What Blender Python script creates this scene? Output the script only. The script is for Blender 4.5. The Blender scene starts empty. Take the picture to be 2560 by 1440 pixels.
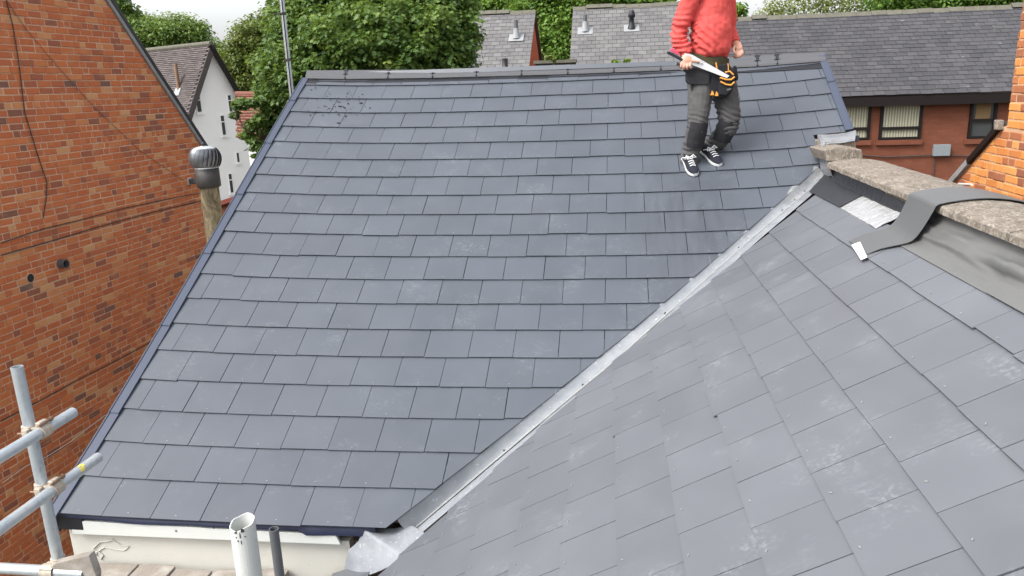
import bpy, bmesh, math, random
import numpy as np
from mathutils import Vector, Matrix, noise as mnoise

random.seed(7); rng = np.random.default_rng(7)
SC = bpy.context.scene
COL = SC.collection

# ------------------------------------------------------------------ camera
YAW, PITCH, ROLL, FPX = 0.139737303, -0.261556206, -0.034825309, 1900.0   # pixels of the 2560x1440 frame
cy, sy, cp, sp = math.cos(YAW), math.sin(YAW), math.cos(PITCH), math.sin(PITCH)
_fw = np.array([-sy * cp, cy * cp, sp]); _r0 = np.array([cy, sy, 0.0]); _u0 = np.cross(_r0, _fw)
_rt = _r0 * math.cos(ROLL) + _u0 * math.sin(ROLL); _up = np.cross(_rt, _fw)
RC = np.array([_rt, -_up, _fw])
cam_data = bpy.data.cameras.new('camera'); cam = bpy.data.objects.new('camera', cam_data); COL.objects.link(cam)
cam_data.sensor_width = 36.0; cam_data.lens = FPX / 2560.0 * 36.0
cam_data.clip_start = 0.05; cam_data.clip_end = 3000.0
M = Matrix.Identity(4)
for i in range(3):
    M[i][0], M[i][1], M[i][2] = _rt[i], _up[i], -_fw[i]
cam.matrix_world = M
SC.camera = cam

# ------------------------------------------------------------------ sky, sun, exposure
SUN_EL, SUN_AZ = math.radians(50), math.radians(232)      # azimuth clockwise from +Y: behind the camera, to its left
w = bpy.data.worlds.new('World'); SC.world = w; w.use_nodes = True
nt = w.node_tree; nt.nodes.clear()
sky = nt.nodes.new('ShaderNodeTexSky'); sky.sky_type = 'NISHITA'; sky.sun_disc = False
sky.sun_elevation = SUN_EL; sky.sun_rotation = SUN_AZ; sky.air_density = 1.0; sky.dust_density = 4.0; sky.ozone_density = 1.0
hs = nt.nodes.new('ShaderNodeHueSaturation'); hs.inputs['Saturation'].default_value = 0.22     # cloud cover: nearly white
bg = nt.nodes.new('ShaderNodeBackground'); bg.inputs['Strength'].default_value = 0.15
wo = nt.nodes.new('ShaderNodeOutputWorld')
nt.links.new(sky.outputs[0], hs.inputs['Color']); nt.links.new(hs.outputs[0], bg.inputs[0]); nt.links.new(bg.outputs[0], wo.inputs[0])
sl = bpy.data.lights.new('sun', 'SUN'); sl.energy = 1.1; sl.angle = math.radians(24); sl.color = (1.0, 0.95, 0.88)
sun = bpy.data.objects.new('sun', sl); COL.objects.link(sun)
sdir = Vector((math.sin(SUN_AZ) * math.cos(SUN_EL), math.cos(SUN_AZ) * math.cos(SUN_EL), math.sin(SUN_EL)))
sun.rotation_euler = sdir.to_track_quat('Z', 'Y').to_euler(); sun.location = sdir * 60
vs = SC.view_settings; vs.view_transform = 'Standard'; vs.look = 'None'; vs.gamma = 1.0; vs.use_curve_mapping = False
vs.exposure = 1.3
SC.cycles.use_denoising = True
SC.cycles.max_bounces = 6; SC.cycles.diffuse_bounces = 3; SC.cycles.glossy_bounces = 3; SC.cycles.transparent_max_bounces = 8

# ------------------------------------------------------------------ pixel -> place
def proj(X):
    X = np.atleast_2d(np.asarray(X, float)); c = X @ RC.T
    return np.c_[1280 + FPX * c[:, 0] / c[:, 2], 720 + FPX * c[:, 1] / c[:, 2]]
def ray(x, y): return RC.T @ np.array([(x - 1280) / FPX, (y - 720) / FPX, 1.0])
def hit(x, y, o, n):
    d = ray(x, y); o = np.asarray(o, float); n = np.asarray(n, float); return d * (o @ n) / (d @ n)
def atY(x, y, Y): d = ray(x, y); return d * Y / d[1]
def atX(x, y, X): d = ray(x, y); return d * X / d[0]
def atZ(x, y, Z): d = ray(x, y); return d * Z / d[2]

# ------------------------------------------------------------------ scene helpers
WL = {}
def thing(name, label, cat, loc=(0, 0, 0), group=None):
    o = bpy.data.objects.new(name, None); o.empty_display_size = 0.1; COL.objects.link(o)
    o.location = Vector(loc); o['label'] = label; o['category'] = cat
    if group: o['group'] = group
    WL[o.name] = np.asarray(loc, float); return o
def link_mesh(name, me, parent=None, mat=None, matrix=None):
    o = bpy.data.objects.new(name, me); COL.objects.link(o)
    if mat is not None and len(me.materials) == 0: me.materials.append(mat)
    if matrix is not None: o.matrix_basis = matrix
    if parent is not None: o.parent = parent
    return o
def tag(o, label=None, cat=None, group=None, kind=None):
    if label: o['label'] = label
    if cat: o['category'] = cat
    if group: o['group'] = group
    if kind: o['kind'] = kind
    return o
def base_of(parent):
    return WL.get(parent.name, np.zeros(3)) if parent is not None else np.zeros(3)

class MB:
    """collects verts and faces in world coordinates"""
    def __init__(s): s.v = []; s.f = []; s.tone = []; s.smooth = []
    def add(s, vs, fs, tone=0.5, smooth=False):
        b = len(s.v); s.v.extend([tuple(map(float, p)) for p in vs])
        for f in fs:
            s.f.append(tuple(b + i for i in f)); s.tone.append(tone); s.smooth.append(smooth)
        return s
    def box(s, lo, hi, tone=0.5):
        x0, y0, z0 = lo; x1, y1, z1 = hi
        return s.add([(x0,y0,z0),(x1,y0,z0),(x1,y1,z0),(x0,y1,z0),(x0,y0,z1),(x1,y0,z1),(x1,y1,z1),(x0,y1,z1)],
                     [(0,3,2,1),(4,5,6,7),(0,1,5,4),(1,2,6,5),(2,3,7,6),(3,0,4,7)], tone)
    def obox(s, c, ax, ay, az, tone=0.5):
        """oriented box: centre and three half-axis vectors"""
        c, ax, ay, az = (np.asarray(q, float) for q in (c, ax, ay, az))
        V = [c - ax - ay - az, c + ax - ay - az, c + ax + ay - az, c - ax + ay - az, c - ax - ay + az, c + ax - ay + az, c + ax + ay + az, c - ax + ay + az]
        return s.add(V, [(0,3,2,1),(4,5,6,7),(0,1,5,4),(1,2,6,5),(2,3,7,6),(3,0,4,7)], tone)
    def prism(s, top, bot, tone=0.5):
        n = len(top)
        return s.add(list(top) + list(bot), [tuple(range(n)), tuple(range(2*n - 1, n - 1, -1))] + [(i, n + i, n + (i + 1) % n, (i + 1) % n) for i in range(n)], tone)
    def tube(s, pts, r, n=10, caps=True, tone=0.5, smooth=True):
        pts = [np.asarray(q, float) for q in pts]; m = len(pts)
        rs = [r] * m if np.isscalar(r) else list(r)
        V = []; prev = None
        for i, q in enumerate(pts):
            d = pts[min(i + 1, m - 1)] - pts[max(i - 1, 0)]; d /= np.linalg.norm(d) + 1e-12
            if prev is None:
                h = np.array([0, 0, 1.0]) if abs(d[2]) < 0.9 else np.array([1.0, 0, 0])
                a = np.cross(h, d)
            else: a = prev - d * (prev @ d)
            a /= np.linalg.norm(a) + 1e-12; prev = a; b = np.cross(d, a)
            for k in range(n):
                t = 2 * math.pi * k / n; V.append(q + rs[i] * (math.cos(t) * a + math.sin(t) * b))
        F = [(i*n + k, i*n + (k+1) % n, (i+1)*n + (k+1) % n, (i+1)*n + k) for i in range(m - 1) for k in range(n)]
        s.add(V, F, tone, smooth)
        if caps:
            s.add(V[:n], [tuple(range(n - 1, -1, -1))], tone); s.add(V[-n:], [tuple(range(n))], tone)
        return s
    def pipe(s, a, b, ro, ri, n=20):
        """hollow straight pipe from a to b, open at b"""
        a, b = np.asarray(a, float), np.asarray(b, float); d = (b - a) / np.linalg.norm(b - a)
        s.tube([a, b], ro, n, caps=False)
        h = np.array([0, 0, 1.0]) if abs(d[2]) < 0.9 else np.array([1.0, 0, 0])
        u = np.cross(h, d); u /= np.linalg.norm(u); w_ = np.cross(d, u)
        def ring(c, r): return [c + r * (math.cos(2*math.pi*k/n) * u + math.sin(2*math.pi*k/n) * w_) for k in range(n)]
        c2 = b - d * 0.25
        V = ring(b, ro) + ring(b, ri) + ring(c2, ri)
        F = [(k, (k+1) % n, n + (k+1) % n, n + k) for k in range(n)] + [(n + k, n + (k+1) % n, 2*n + (k+1) % n, 2*n + k) for k in range(n)] + [tuple(range(2*n, 3*n))]
        return s.add(V, F)
    def lathe(s, base, prof, n=24, axis=(0, 0, 1), smooth=True):
        base = np.asarray(base, float); d = np.asarray(axis, float); d /= np.linalg.norm(d)
        h = np.array([1.0, 0, 0]) if abs(d[0]) < 0.9 else np.array([0, 1.0, 0])
        a = np.cross(d, h); a /= np.linalg.norm(a); b = np.cross(d, a); V = []
        for r, z in prof:
            for k in range(n):
                t = 2*math.pi*k/n; V.append(base + d*z + max(r, 1e-4)*(math.cos(t)*a + math.sin(t)*b))
        F = [(i*n + k, i*n + (k+1) % n, (i+1)*n + (k+1) % n, (i+1)*n + k) for i in range(len(prof) - 1) for k in range(n)]
        s.add(V, F, 0.5, smooth); s.add(V[:n], [tuple(range(n-1, -1, -1))]); s.add(V[-n:], [tuple(range(n))]); return s
    def grid(s, P, thick=None, nrm=None, smooth=True):
        """P[i][j] points; with thick, a second sheet below makes it solid"""
        P = np.asarray(P, float); a, b = P.shape[:2]
        V = P.reshape(-1, 3); F = [(i*b + j, i*b + j + 1, (i+1)*b + j + 1, (i+1)*b + j) for i in range(a - 1) for j in range(b - 1)]
        s.add(V, F, 0.5, smooth)
        if thick:
            nrm = np.asarray(nrm, float); Q = (V - nrm * thick)
            s.add(Q, [tuple(reversed(f)) for f in F], 0.5, smooth)
            edge = [(0, j) for j in range(b)] + [(i, b-1) for i in range(1, a)] + [(a-1, j) for j in range(b-2, -1, -1)] + [(i, 0) for i in range(a-2, 0, -1)]
            n = len(edge); top = [P[i, j] for i, j in edge]; bot = [t - nrm * thick for t in top]
            s.add(top + bot, [(i, n + i, n + (i+1) % n, (i+1) % n) for i in range(n)], 0.5)
        return s
    def mesh(s, name, off=None, tone=False, merge=False):
        V = np.asarray(s.v, float)
        if off is not None: V = V - np.asarray(off, float)
        me = bpy.data.meshes.new(name); me.from_pydata(V.tolist(), [], s.f)
        if any(s.smooth): me.polygons.foreach_set('use_smooth', s.smooth)
        if tone:
            at = me.attributes.new('tone', 'FLOAT', 'FACE'); at.data.foreach_set('value', np.asarray(s.tone, np.float32))
        if merge:
            bm = bmesh.new(); bm.from_mesh(me); bmesh.ops.remove_doubles(bm, verts=bm.verts, dist=1e-5); bmesh.ops.recalc_face_normals(bm, faces=bm.faces); bm.to_mesh(me); bm.free()
        me.update(); return me
    def build(s, name, mat, parent=None, tone=False, kind=None, bevel=0, merge=False):
        me = s.mesh(name, base_of(parent), tone, merge); o = link_mesh(name, me, parent, mat)
        WL[o.name] = base_of(parent)
        if kind: o['kind'] = kind
        if bevel:
            m = o.modifiers.new('bevel', 'BEVEL'); m.width = bevel; m.segments = 2; m.limit_method = 'ANGLE'
        return o
    def single(s, name, mat, label, cat, group=None, kind=None, **k):
        """a thing that is one mesh, its origin at the middle of its base"""
        V = np.asarray(s.v); c = np.array([V[:, 0].mean(), V[:, 1].mean(), V[:, 2].min()])
        me = s.mesh(name, c, k.get('tone', False), k.get('merge', False)); o = link_mesh(name, me, None, mat); o.location = c; WL[o.name] = c
        if k.get('bevel'):
            m = o.modifiers.new('bevel', 'BEVEL'); m.width = k['bevel']; m.segments = 2; m.limit_method = 'ANGLE'
        return tag(o, label, cat, group, kind)

# ------------------------------------------------------------------ materials
class NT:
    def __init__(s, name, rough=0.6, spec=0.5, metal=0.0):
        s.m = bpy.data.materials.new(name); s.m.use_nodes = True; s.t = s.m.node_tree; s.b = s.t.nodes['Principled BSDF']
        s.set('Roughness', rough); s.set('Specular IOR Level', spec); s.set('Metallic', metal)
    def set(s, k, v): s.b.inputs[k].default_value = v
    def n(s, kind, **kw):
        x = s.t.nodes.new(kind)
        for k, v in kw.items(): setattr(x, k, v)
        return x
    def l(s, a, b): s.t.links.new(a, b)
    def pos(s, scale=(1, 1, 1), rot=(0, 0, 0), src='world'):
        if src == 'world': o = s.n('ShaderNodeNewGeometry').outputs['Position']
        else: o = s.n('ShaderNodeTexCoord').outputs['Object']
        mp = s.n('ShaderNodeMapping'); mp.inputs['Scale'].default_value = scale; mp.inputs['Rotation'].default_value = rot
        s.l(o, mp.inputs[0]); return mp.outputs[0]
    def noise(s, scale, vec=None, detail=4, rough=0.55, dist=0.0):
        x = s.n('ShaderNodeTexNoise'); x.inputs['Scale'].default_value = scale; x.inputs['Detail'].default_value = detail
        x.inputs['Roughness'].default_value = rough; x.inputs['Distortion'].default_value = dist
        s.l(vec if vec is not None else s.pos(), x.inputs['Vector']); return x.outputs['Fac']
    def voro(s, scale, vec=None, feature='F1', rnd=1.0):
        x = s.n('ShaderNodeTexVoronoi', feature=feature); x.inputs['Scale'].default_value = scale; x.inputs['Randomness'].default_value = rnd
        s.l(vec if vec is not None else s.pos(), x.inputs['Vector']); return x.outputs['Distance']
    def ramp(s, fac, stops, interp='LINEAR'):
        x = s.n('ShaderNodeValToRGB'); x.color_ramp.interpolation = interp; e = x.color_ramp.elements
        while len(e) > len(stops): e.remove(e[-1])
        while len(e) < len(stops): e.new(0.5)
        for q, (p_, c) in zip(e, stops):
            q.position = p_; q.color = (c, c, c, 1) if np.isscalar(c) else (*c, 1)
        s.l(fac, x.inputs[0]); return x.outputs[0]
    def mix(s, a, b, fac, mode='MIX'):
        x = s.n('ShaderNodeMix', data_type='RGBA', blend_type=mode)
        for v, i in ((a, 6), (b, 7), (fac, 0)):
            if isinstance(v, bpy.types.NodeSocket): s.l(v, x.inputs[i])
            elif i == 0: x.inputs[0].default_value = v
            else: x.inputs[i].default_value = (*v, 1) if not np.isscalar(v) else (v, v, v, 1)
        return x.outputs[2]
    def math(s, op, a, b=0.5):
        x = s.n('ShaderNodeMath', operation=op)
        for v, i in ((a, 0), (b, 1)):
            if isinstance(v, bpy.types.NodeSocket): s.l(v, x.inputs[i])
            else: x.inputs[i].default_value = v
        return x.outputs[0]
    def objrand(s): return s.n('ShaderNodeObjectInfo').outputs['Random']
    def attr(s, name='tone'): return s.n('ShaderNodeAttribute', attribute_name=name).outputs['Fac']
    def color(s, v):
        if isinstance(v, bpy.types.NodeSocket): s.l(v, s.b.inputs['Base Color'])
        else: s.b.inputs['Base Color'].default_value = (*v, 1)
        return s
    def roughness(s, v): s.l(v, s.b.inputs['Roughness']); return s
    def bump(s, h, strength=0.3, dist=0.01):
        x = s.n('ShaderNodeBump'); x.inputs['Strength'].default_value = strength; x.inputs['Distance'].default_value = dist
        s.l(h, x.inputs['Height']); s.l(x.outputs[0], s.b.inputs['Normal']); return s

def simple(name, col, rough=0.6, spec=0.4, metal=0.0, var=0.12, scale=18, bump=0.0, bscale=60):
    t = NT(name, rough, spec, metal); f = t.noise(scale)
    t.color(t.mix(tuple(c * (1 - var) for c in col), tuple(min(1, c * (1 + var)) for c in col), f))
    if bump: t.bump(t.noise(bscale), bump, 0.004)
    return t.m

MAT = {}
# new fibre slates: satin blue-grey, dusty boot scuffs
def slate_mat(name, scuff_rot, dust=1.0, tint=(0.135, 0.150, 0.182), damp=False):
    t = NT(name, 0.42, 0.5); r = t.objrand()
    base = t.mix(tuple(c * 0.93 for c in tint), tuple(c * 1.06 for c in tint), r)
    soft = t.noise(2.6, None, 3); base = t.mix(base, tuple(min(1, c * 1.28) * 1.0 for c in tint), t.ramp(soft, [(0.42, 0.0), (0.75, 0.35)]))
    # scuffs: patches of fine streaks and tread cells
    v = t.pos((1, 1, 1), scuff_rot)
    patch = t.ramp(t.noise(3.7, v, 4, 0.62), [(0.53, 0.0), (0.70, 1.0)])
    st = t.pos((14, 55, 30), scuff_rot); streak = t.ramp(t.noise(1.5, st, 5, 0.7, 0.6), [(0.47, 0.0), (0.66, 1.0)])
    grit = t.ramp(t.noise(48, v, 4, 0.7), [(0.48, 0.0), (0.64, 1.0)])
    sel = t.ramp(t.noise(2.3, v, 2), [(0.46, 0.0), (0.56, 1.0)])
    pat = t.mix(streak, grit, sel); m = t.math('MULTIPLY', patch, pat); m = t.math('MULTIPLY', m, 0.34 * dust)
    veil = t.math('MULTIPLY', t.ramp(t.noise(1.9, v, 3), [(0.45, 0.0), (0.70, 1.0)]), 0.045 * dust)
    m = t.math('MAXIMUM', m, veil)
    base = t.mix(base, (0.27, 0.295, 0.32), m)
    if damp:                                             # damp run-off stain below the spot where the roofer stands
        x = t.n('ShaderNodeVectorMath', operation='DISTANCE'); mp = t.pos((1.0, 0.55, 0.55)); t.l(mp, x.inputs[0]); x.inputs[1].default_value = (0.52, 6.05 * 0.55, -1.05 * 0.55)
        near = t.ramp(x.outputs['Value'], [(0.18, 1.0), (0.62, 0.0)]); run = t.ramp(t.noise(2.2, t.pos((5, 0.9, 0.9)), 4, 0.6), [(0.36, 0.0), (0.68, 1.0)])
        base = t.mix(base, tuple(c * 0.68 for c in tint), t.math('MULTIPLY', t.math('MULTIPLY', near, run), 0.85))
    t.color(base)
    t.roughness(t.math('ADD', t.math('MULTIPLY', m, 0.5), t.ramp(soft, [(0.2, 0.36), (0.8, 0.50)])))
    t.bump(t.noise(55, None, 3), 0.06, 0.003); return t.m
MAT['slate'] = slate_mat('slate_main', (0, 0, 0.5), 0.8, (0.070, 0.080, 0.098), True)
MAT['slate2'] = slate_mat('slate_wing', (0, 0, -0.42), 1.7, (0.108, 0.115, 0.129))  # same slates, paler tint: grazing sky reflection painted into the colour
MAT['deck'] = simple('roof_underlay', (0.012, 0.013, 0.018), 0.9)
MAT['trim'] = simple('verge_trim', (0.050, 0.062, 0.095), 0.38, 0.5, var=0.06)
MAT['ridge'] = simple('ridge_tile', (0.080, 0.082, 0.090), 0.62, 0.4, var=0.10, bump=0.1)
MAT['black'] = simple('black_plastic', (0.015, 0.016, 0.020), 0.45)
MAT['rivet'] = simple('rivet_metal', (0.27, 0.265, 0.26), 0.45, 0.5, 0.2)
def lead_mat(name, a, b, rough=0.42, bump=0.25):
    t = NT(name, rough, 0.4, 0.0); n1 = t.noise(7, t.pos((1, 1, 1)), 5, 0.62, 0.4); n2 = t.noise(45, None, 4)
    c = t.mix(a, b, t.ramp(n1, [(0.35, 0.0), (0.68, 1.0)])); c = t.mix(c, (0.70, 0.71, 0.70), t.ramp(n2, [(0.62, 0.0), (0.78, 0.55)]))
    t.color(c); t.bump(t.math('ADD', n1, t.math('MULTIPLY', n2, 0.4)), bump, 0.012); return t.m
MAT['lead'] = lead_mat('valley_lead', (0.185, 0.200, 0.222), (0.25, 0.265, 0.285), 0.58, 0.10)
MAT['lead2'] = lead_mat('dressed_lead', (0.15, 0.16, 0.175), (0.26, 0.27, 0.28), 0.5, 0.45)
MAT['fillet'] = lead_mat('sealant', (0.21, 0.22, 0.225), (0.28, 0.285, 0.285), 0.8, 0.3)
def membrane_mat():
    t = NT('rubber_membrane', 0.44, 0.5); n = t.noise(2.2, t.pos((1.6, 0.9, 1)), 4, 0.6, 0.6)
    t.color(t.mix((0.090, 0.094, 0.094), (0.150, 0.150, 0.144), n)); t.roughness(t.ramp(n, [(0.3, 0.32), (0.7, 0.58)]))
    t.bump(t.noise(6, t.pos((1, 1, 1)), 3, 0.5, 0.8), 0.16, 0.03); return t.m
MAT['membrane'] = membrane_mat()
MAT['strip'] = simple('grey_strip', (0.098, 0.102, 0.104), 0.50, 0.45, var=0.06, bump=0.05)
def bitumen(name, col, rough, b):
    t = NT(name, rough, 0.6); n = t.noise(11, t.pos((1.0, 1.5, 1.0)), 5, 0.6, 0.8); t.color(t.mix(tuple(c * 0.7 for c in col), col, n)); t.bump(n, b, 0.03); return t.m
MAT['bitumen'] = bitumen('bitumen', (0.022, 0.023, 0.028), 0.36, 0.3)
MAT['foil'] = bitumen('bright_foil', (0.58, 0.59, 0.60), 0.22, 0.9)
MAT['foil'].node_tree.nodes['Principled BSDF'].inputs['Metallic'].default_value = 0.35
def stone_mat():
    t = NT('weathered_stone', 0.9, 0.25); n = t.noise(9, None, 7, 0.7); w_ = t.noise(7, t.pos((9, 4.5, 4), (0, 0, 0.25)), 5, 0.6, 1.2)
    c = t.mix((0.10, 0.084, 0.064), (0.215, 0.185, 0.152), t.ramp(n, [(0.32, 0.0), (0.66, 1.0)])); c = t.mix(c, (0.39, 0.355, 0.32), t.ramp(w_, [(0.46, 0.0), (0.66, 0.7)]))
    c = t.mix(c, (0.13, 0.11, 0.075), t.ramp(t.noise(60, None, 4), [(0.58, 0.0), (0.75, 0.45)]))
    t.color(c); t.bump(t.math('ADD', n, w_), 0.55, 0.012); return t.m
MAT['stone'] = stone_mat()
def brick_mat(name, stops, dirt=1.0, grime=(0.20, 0.09, 0.05)):
    t = NT(name, 0.88, 0.2); c = t.ramp(t.attr(), stops); n = t.noise(20, None, 6, 0.72); f = t.noise(60, None, 3)
    c = t.mix(c, t.mix(c, grime, 0.6), t.ramp(n, [(0.45, 0.0), (0.72, 0.55 * dirt)]))
    c = t.mix(c, (0.52, 0.33, 0.19), t.ramp(t.noise(5.5, None, 5, 0.7), [(0.55, 0.0), (0.74, 0.6 * dirt)]))
    t.color(c); t.bump(t.math('ADD', n, f), 0.5, 0.006); return t.m
MAT['brick'] = brick_mat('red_brick', [(0.0, (0.17, 0.105, 0.088)), (0.05, (0.24, 0.105, 0.074)), (0.16, (0.33, 0.115, 0.068)), (0.30, (0.42, 0.128, 0.062)), (0.50, (0.48, 0.145, 0.062)), (0.72, (0.54, 0.172, 0.068)), (0.90, (0.55, 0.225, 0.098)), (1.0, (0.58, 0.31, 0.15))], 0.75, (0.24, 0.09, 0.045))
MAT['brick2'] = brick_mat('orange_brick', [(0.0, (0.24, 0.10, 0.06)), (0.2, (0.33, 0.125, 0.06)), (0.5, (0.50, 0.185, 0.058)), (0.8, (0.60, 0.25, 0.07)), (1.0, (0.62, 0.30, 0.10))], 0.45)
MAT['mortar'] = simple('mortar', (0.54, 0.37, 0.265), 0.95, 0.1, var=0.3, scale=9, bump=0.4)
MAT['mortar2'] = simple('mortar_light', (0.50, 0.32, 0.20), 0.95, 0.1, var=0.2, scale=9, bump=0.4)
def brick_tex(name, c1, c2, mo, scale=1.0, rot=(math.pi/2, 0, 0)):
    t = NT(name, 0.9, 0.2); x = t.n('ShaderNodeTexBrick'); x.inputs['Scale'].default_value = scale
    x.inputs['Color1'].default_value = (*c1, 1); x.inputs['Color2'].default_value = (*c2, 1); x.inputs['Mortar'].default_value = (*mo, 1)
    x.inputs['Brick Width'].default_value = 0.235; x.inputs['Row Height'].default_value = 0.075; x.inputs['Mortar Size'].default_value = 0.006
    t.l(t.pos((1, 1, 1), rot), x.inputs['Vector']); n = t.noise(2.5, None, 5)
    t.color(t.mix(x.outputs['Color'], tuple(c * 0.72 for c in c1), t.ramp(n, [(0.4, 0.0), (0.75, 0.6)]))); t.bump(x.outputs['Fac'], -0.3, 0.006); return t.m
MAT['farbrick'] = brick_tex('far_brick', (0.19, 0.066, 0.038), (0.155, 0.052, 0.030), (0.135, 0.064, 0.045))
MAT['farbrick_side'] = brick_tex('far_brick_side', (0.46, 0.15, 0.075), (0.40, 0.12, 0.06), (0.36, 0.16, 0.10), rot=(math.pi/2, 0, math.pi/2))
def paint_mat(name, col, crack=0.0):
    t = NT(name, 0.55, 0.35); n = t.noise(3.5, None, 5, 0.6); c = t.mix(tuple(q * 0.88 for q in col), col, n)
    if crack:
        d = t.ramp(t.noise(26, t.pos((1, 1, 2.2)), 5, 0.7), [(0.60, 0.0), (0.72, crack)]); c = t.mix(c, (0.30, 0.28, 0.24), d)
    t.color(c); t.bump(t.noise(22, None, 4), 0.18, 0.006); return t.m
MAT['white_wall'] = paint_mat('white_painted_wall', (0.52, 0.51, 0.465), 0.4)
MAT['fascia'] = paint_mat('white_fascia', (0.58, 0.60, 0.58), 0.16)
MAT['white_pipe'] = paint_mat('white_pipe_paint', (0.56, 0.58, 0.56), 0.5)
MAT['felt'] = simple('blue_felt', (0.012, 0.017, 0.045), 0.6, 0.4)
MAT['pvc'] = simple('grey_pvc', (0.085, 0.090, 0.098), 0.42, 0.5, var=0.2)
def galv():
    t = NT('galvanised_tube', 0.42, 0.5, 0.55); n = t.noise(22, None, 5, 0.65); d = t.noise(5, None, 4)
    c = t.mix((0.34, 0.39, 0.43), (0.58, 0.63, 0.66), n); c = t.mix(c, (0.62, 0.63, 0.60), t.ramp(d, [(0.55, 0.0), (0.75, 0.6)]))
    c = t.mix(c, (0.20, 0.125, 0.075), t.ramp(t.noise(11, None, 6, 0.75), [(0.64, 0.0), (0.74, 0.6)])); c = t.mix(c, (0.22, 0.235, 0.25), t.ramp(t.noise(70, t.pos((1, 1, 0.3)), 3), [(0.60, 0.0), (0.72, 0.5)]))
    t.color(c); t.bump(n, 0.08, 0.003); return t.m
MAT['galv'] = galv()
MAT['coupler'] = simple('rusty_coupler', (0.42, 0.37, 0.31), 0.7, 0.4, 0.3, var=0.4, scale=60, bump=0.5)
MAT['bolt'] = simple('rusty_bolt', (0.24, 0.15, 0.10), 0.75, 0.3, 0.3, var=0.4, scale=90)
MAT['yellow'] = simple('yellow_paint', (0.72, 0.60, 0.12), 0.6)
def wood_mat():
    t = NT('weathered_board', 0.9, 0.2); g = t.noise(6, t.pos((22, 1.6, 8)), 6, 0.65, 0.5); d = t.noise(9, None, 4)
    c = t.mix((0.17, 0.148, 0.128), (0.35, 0.315, 0.275), g); c = t.mix(c, (0.46, 0.44, 0.41), t.ramp(d, [(0.5, 0.0), (0.75, 0.6)])); t.color(c); t.bump(g, 0.5, 0.006); return t.m
MAT['wood'] = wood_mat()
MAT['flue'] = None
def flue_mat():
    t = NT('stained_flue', 0.6, 0.4, 0.2); n = t.noise(5, t.pos((3.0, 3.0, 1.1)), 6, 0.7, 0.6); c = t.ramp(n, [(0.32, (0.04, 0.034, 0.028)), (0.48, (0.14, 0.11, 0.065)), (0.60, (0.26, 0.225, 0.14)), (0.76, (0.38, 0.37, 0.31))])
    t.color(c); return t.m
MAT['flue'] = flue_mat()
MAT['vent'] = simple('sooty_aluminium', (0.20, 0.21, 0.23), 0.36, 0.5, 0.65, var=0.5, scale=30)
MAT['vent_light'] = simple('bright_aluminium', (0.62, 0.64, 0.66), 0.4, 0.5, 0.6, var=0.3, scale=40)
MAT['soot'] = simple('sooty_collar', (0.045, 0.042, 0.040), 0.6, var=0.5)
MAT['render_white'] = simple('white_render', (0.82, 0.82, 0.81), 0.9, 0.2, var=0.03, scale=2)
MAT['leadslate'] = simple('lead_slate', (0.27, 0.28, 0.29), 0.5, 0.4, var=0.2)
MAT['upvc'] = simple('white_upvc', (0.82, 0.83, 0.83), 0.35, 0.5, var=0.02)
def glass(name, col):
    t = NT(name, 0.06, 0.7); t.color(t.mix(tuple(c * 0.6 for c in col), col, t.noise(1.4))); return t.m
MAT['glass'] = glass('dark_glass', (0.06, 0.065, 0.07))
MAT['darkframe'] = simple('dark_brown_frame', (0.009, 0.006, 0.0055), 0.6, 0.25)
def curtain_mat():
    t = NT('net_curtain', 0.8, 0.2); x = t.n('ShaderNodeTexWave', bands_direction='X'); x.inputs['Scale'].default_value = 4.2; x.inputs['Distortion'].default_value = 3.0; x.inputs['Detail'].default_value = 2
    t.l(t.pos((1, 1, 0.08)), x.inputs['Vector']); t.set('Coat Weight', 0.8); t.set('Coat Roughness', 0.03); t.color(t.mix((0.19, 0.18, 0.12), (0.42, 0.41, 0.32), x.outputs['Fac'])); return t.m
MAT['curtain'] = curtain_mat()
def farslate_mat(name, a, b, lich=0.5):
    t = NT(name, 0.6, 0.4); c = t.mix(a, b, t.attr()); n = t.noise(1.1, None, 4); c = t.mix(c, tuple(q * 0.82 for q in a), t.ramp(n, [(0.45, 0.0), (0.7, 0.6)]))
    c = t.mix(c, (0.40, 0.40, 0.39), t.ramp(t.noise(5, t.pos((1, 1, 2.2)), 6, 0.75), [(0.62, 0.0), (0.70, lich)])); t.color(c); return t.m
MAT['farslate'] = farslate_mat('old_slate', (0.046, 0.045, 0.050), (0.070, 0.068, 0.073), 0.55)
MAT['farslate2'] = farslate_mat('old_slate_pale', (0.110, 0.107, 0.110), (0.158, 0.152, 0.152), 0.45)
MAT['mossy_ridge'] = simple('mossy_ridge', (0.12, 0.115, 0.092), 0.9, 0.2, var=0.4, scale=7, bump=0.5)
def claytile(name, a, b, pale):
    t = NT(name, 0.85, 0.25); c = t.mix(a, b, t.attr()); c = t.mix(c, pale, t.ramp(t.noise(3.2, t.pos((1, 1, 2.5)), 4, 0.7), [(0.62, 0.0), (0.70, 0.75)])); t.color(c); return t.m
MAT['browntile'] = claytile('brown_clay_tile', (0.075, 0.065, 0.064), (0.128, 0.108, 0.104), (0.30, 0.20, 0.175))
MAT['redtile'] = claytile('red_clay_tile', (0.15, 0.062, 0.045), (0.215, 0.098, 0.072), (0.24, 0.15, 0.12))
MAT['redpaint'] = simple('red_coping', (0.22, 0.055, 0.042), 0.7)
MAT['ground'] = simple('garden_ground', (0.09, 0.085, 0.06), 0.95, 0.1, var=0.4, scale=1.2, bump=0.4, bscale=8)
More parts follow.
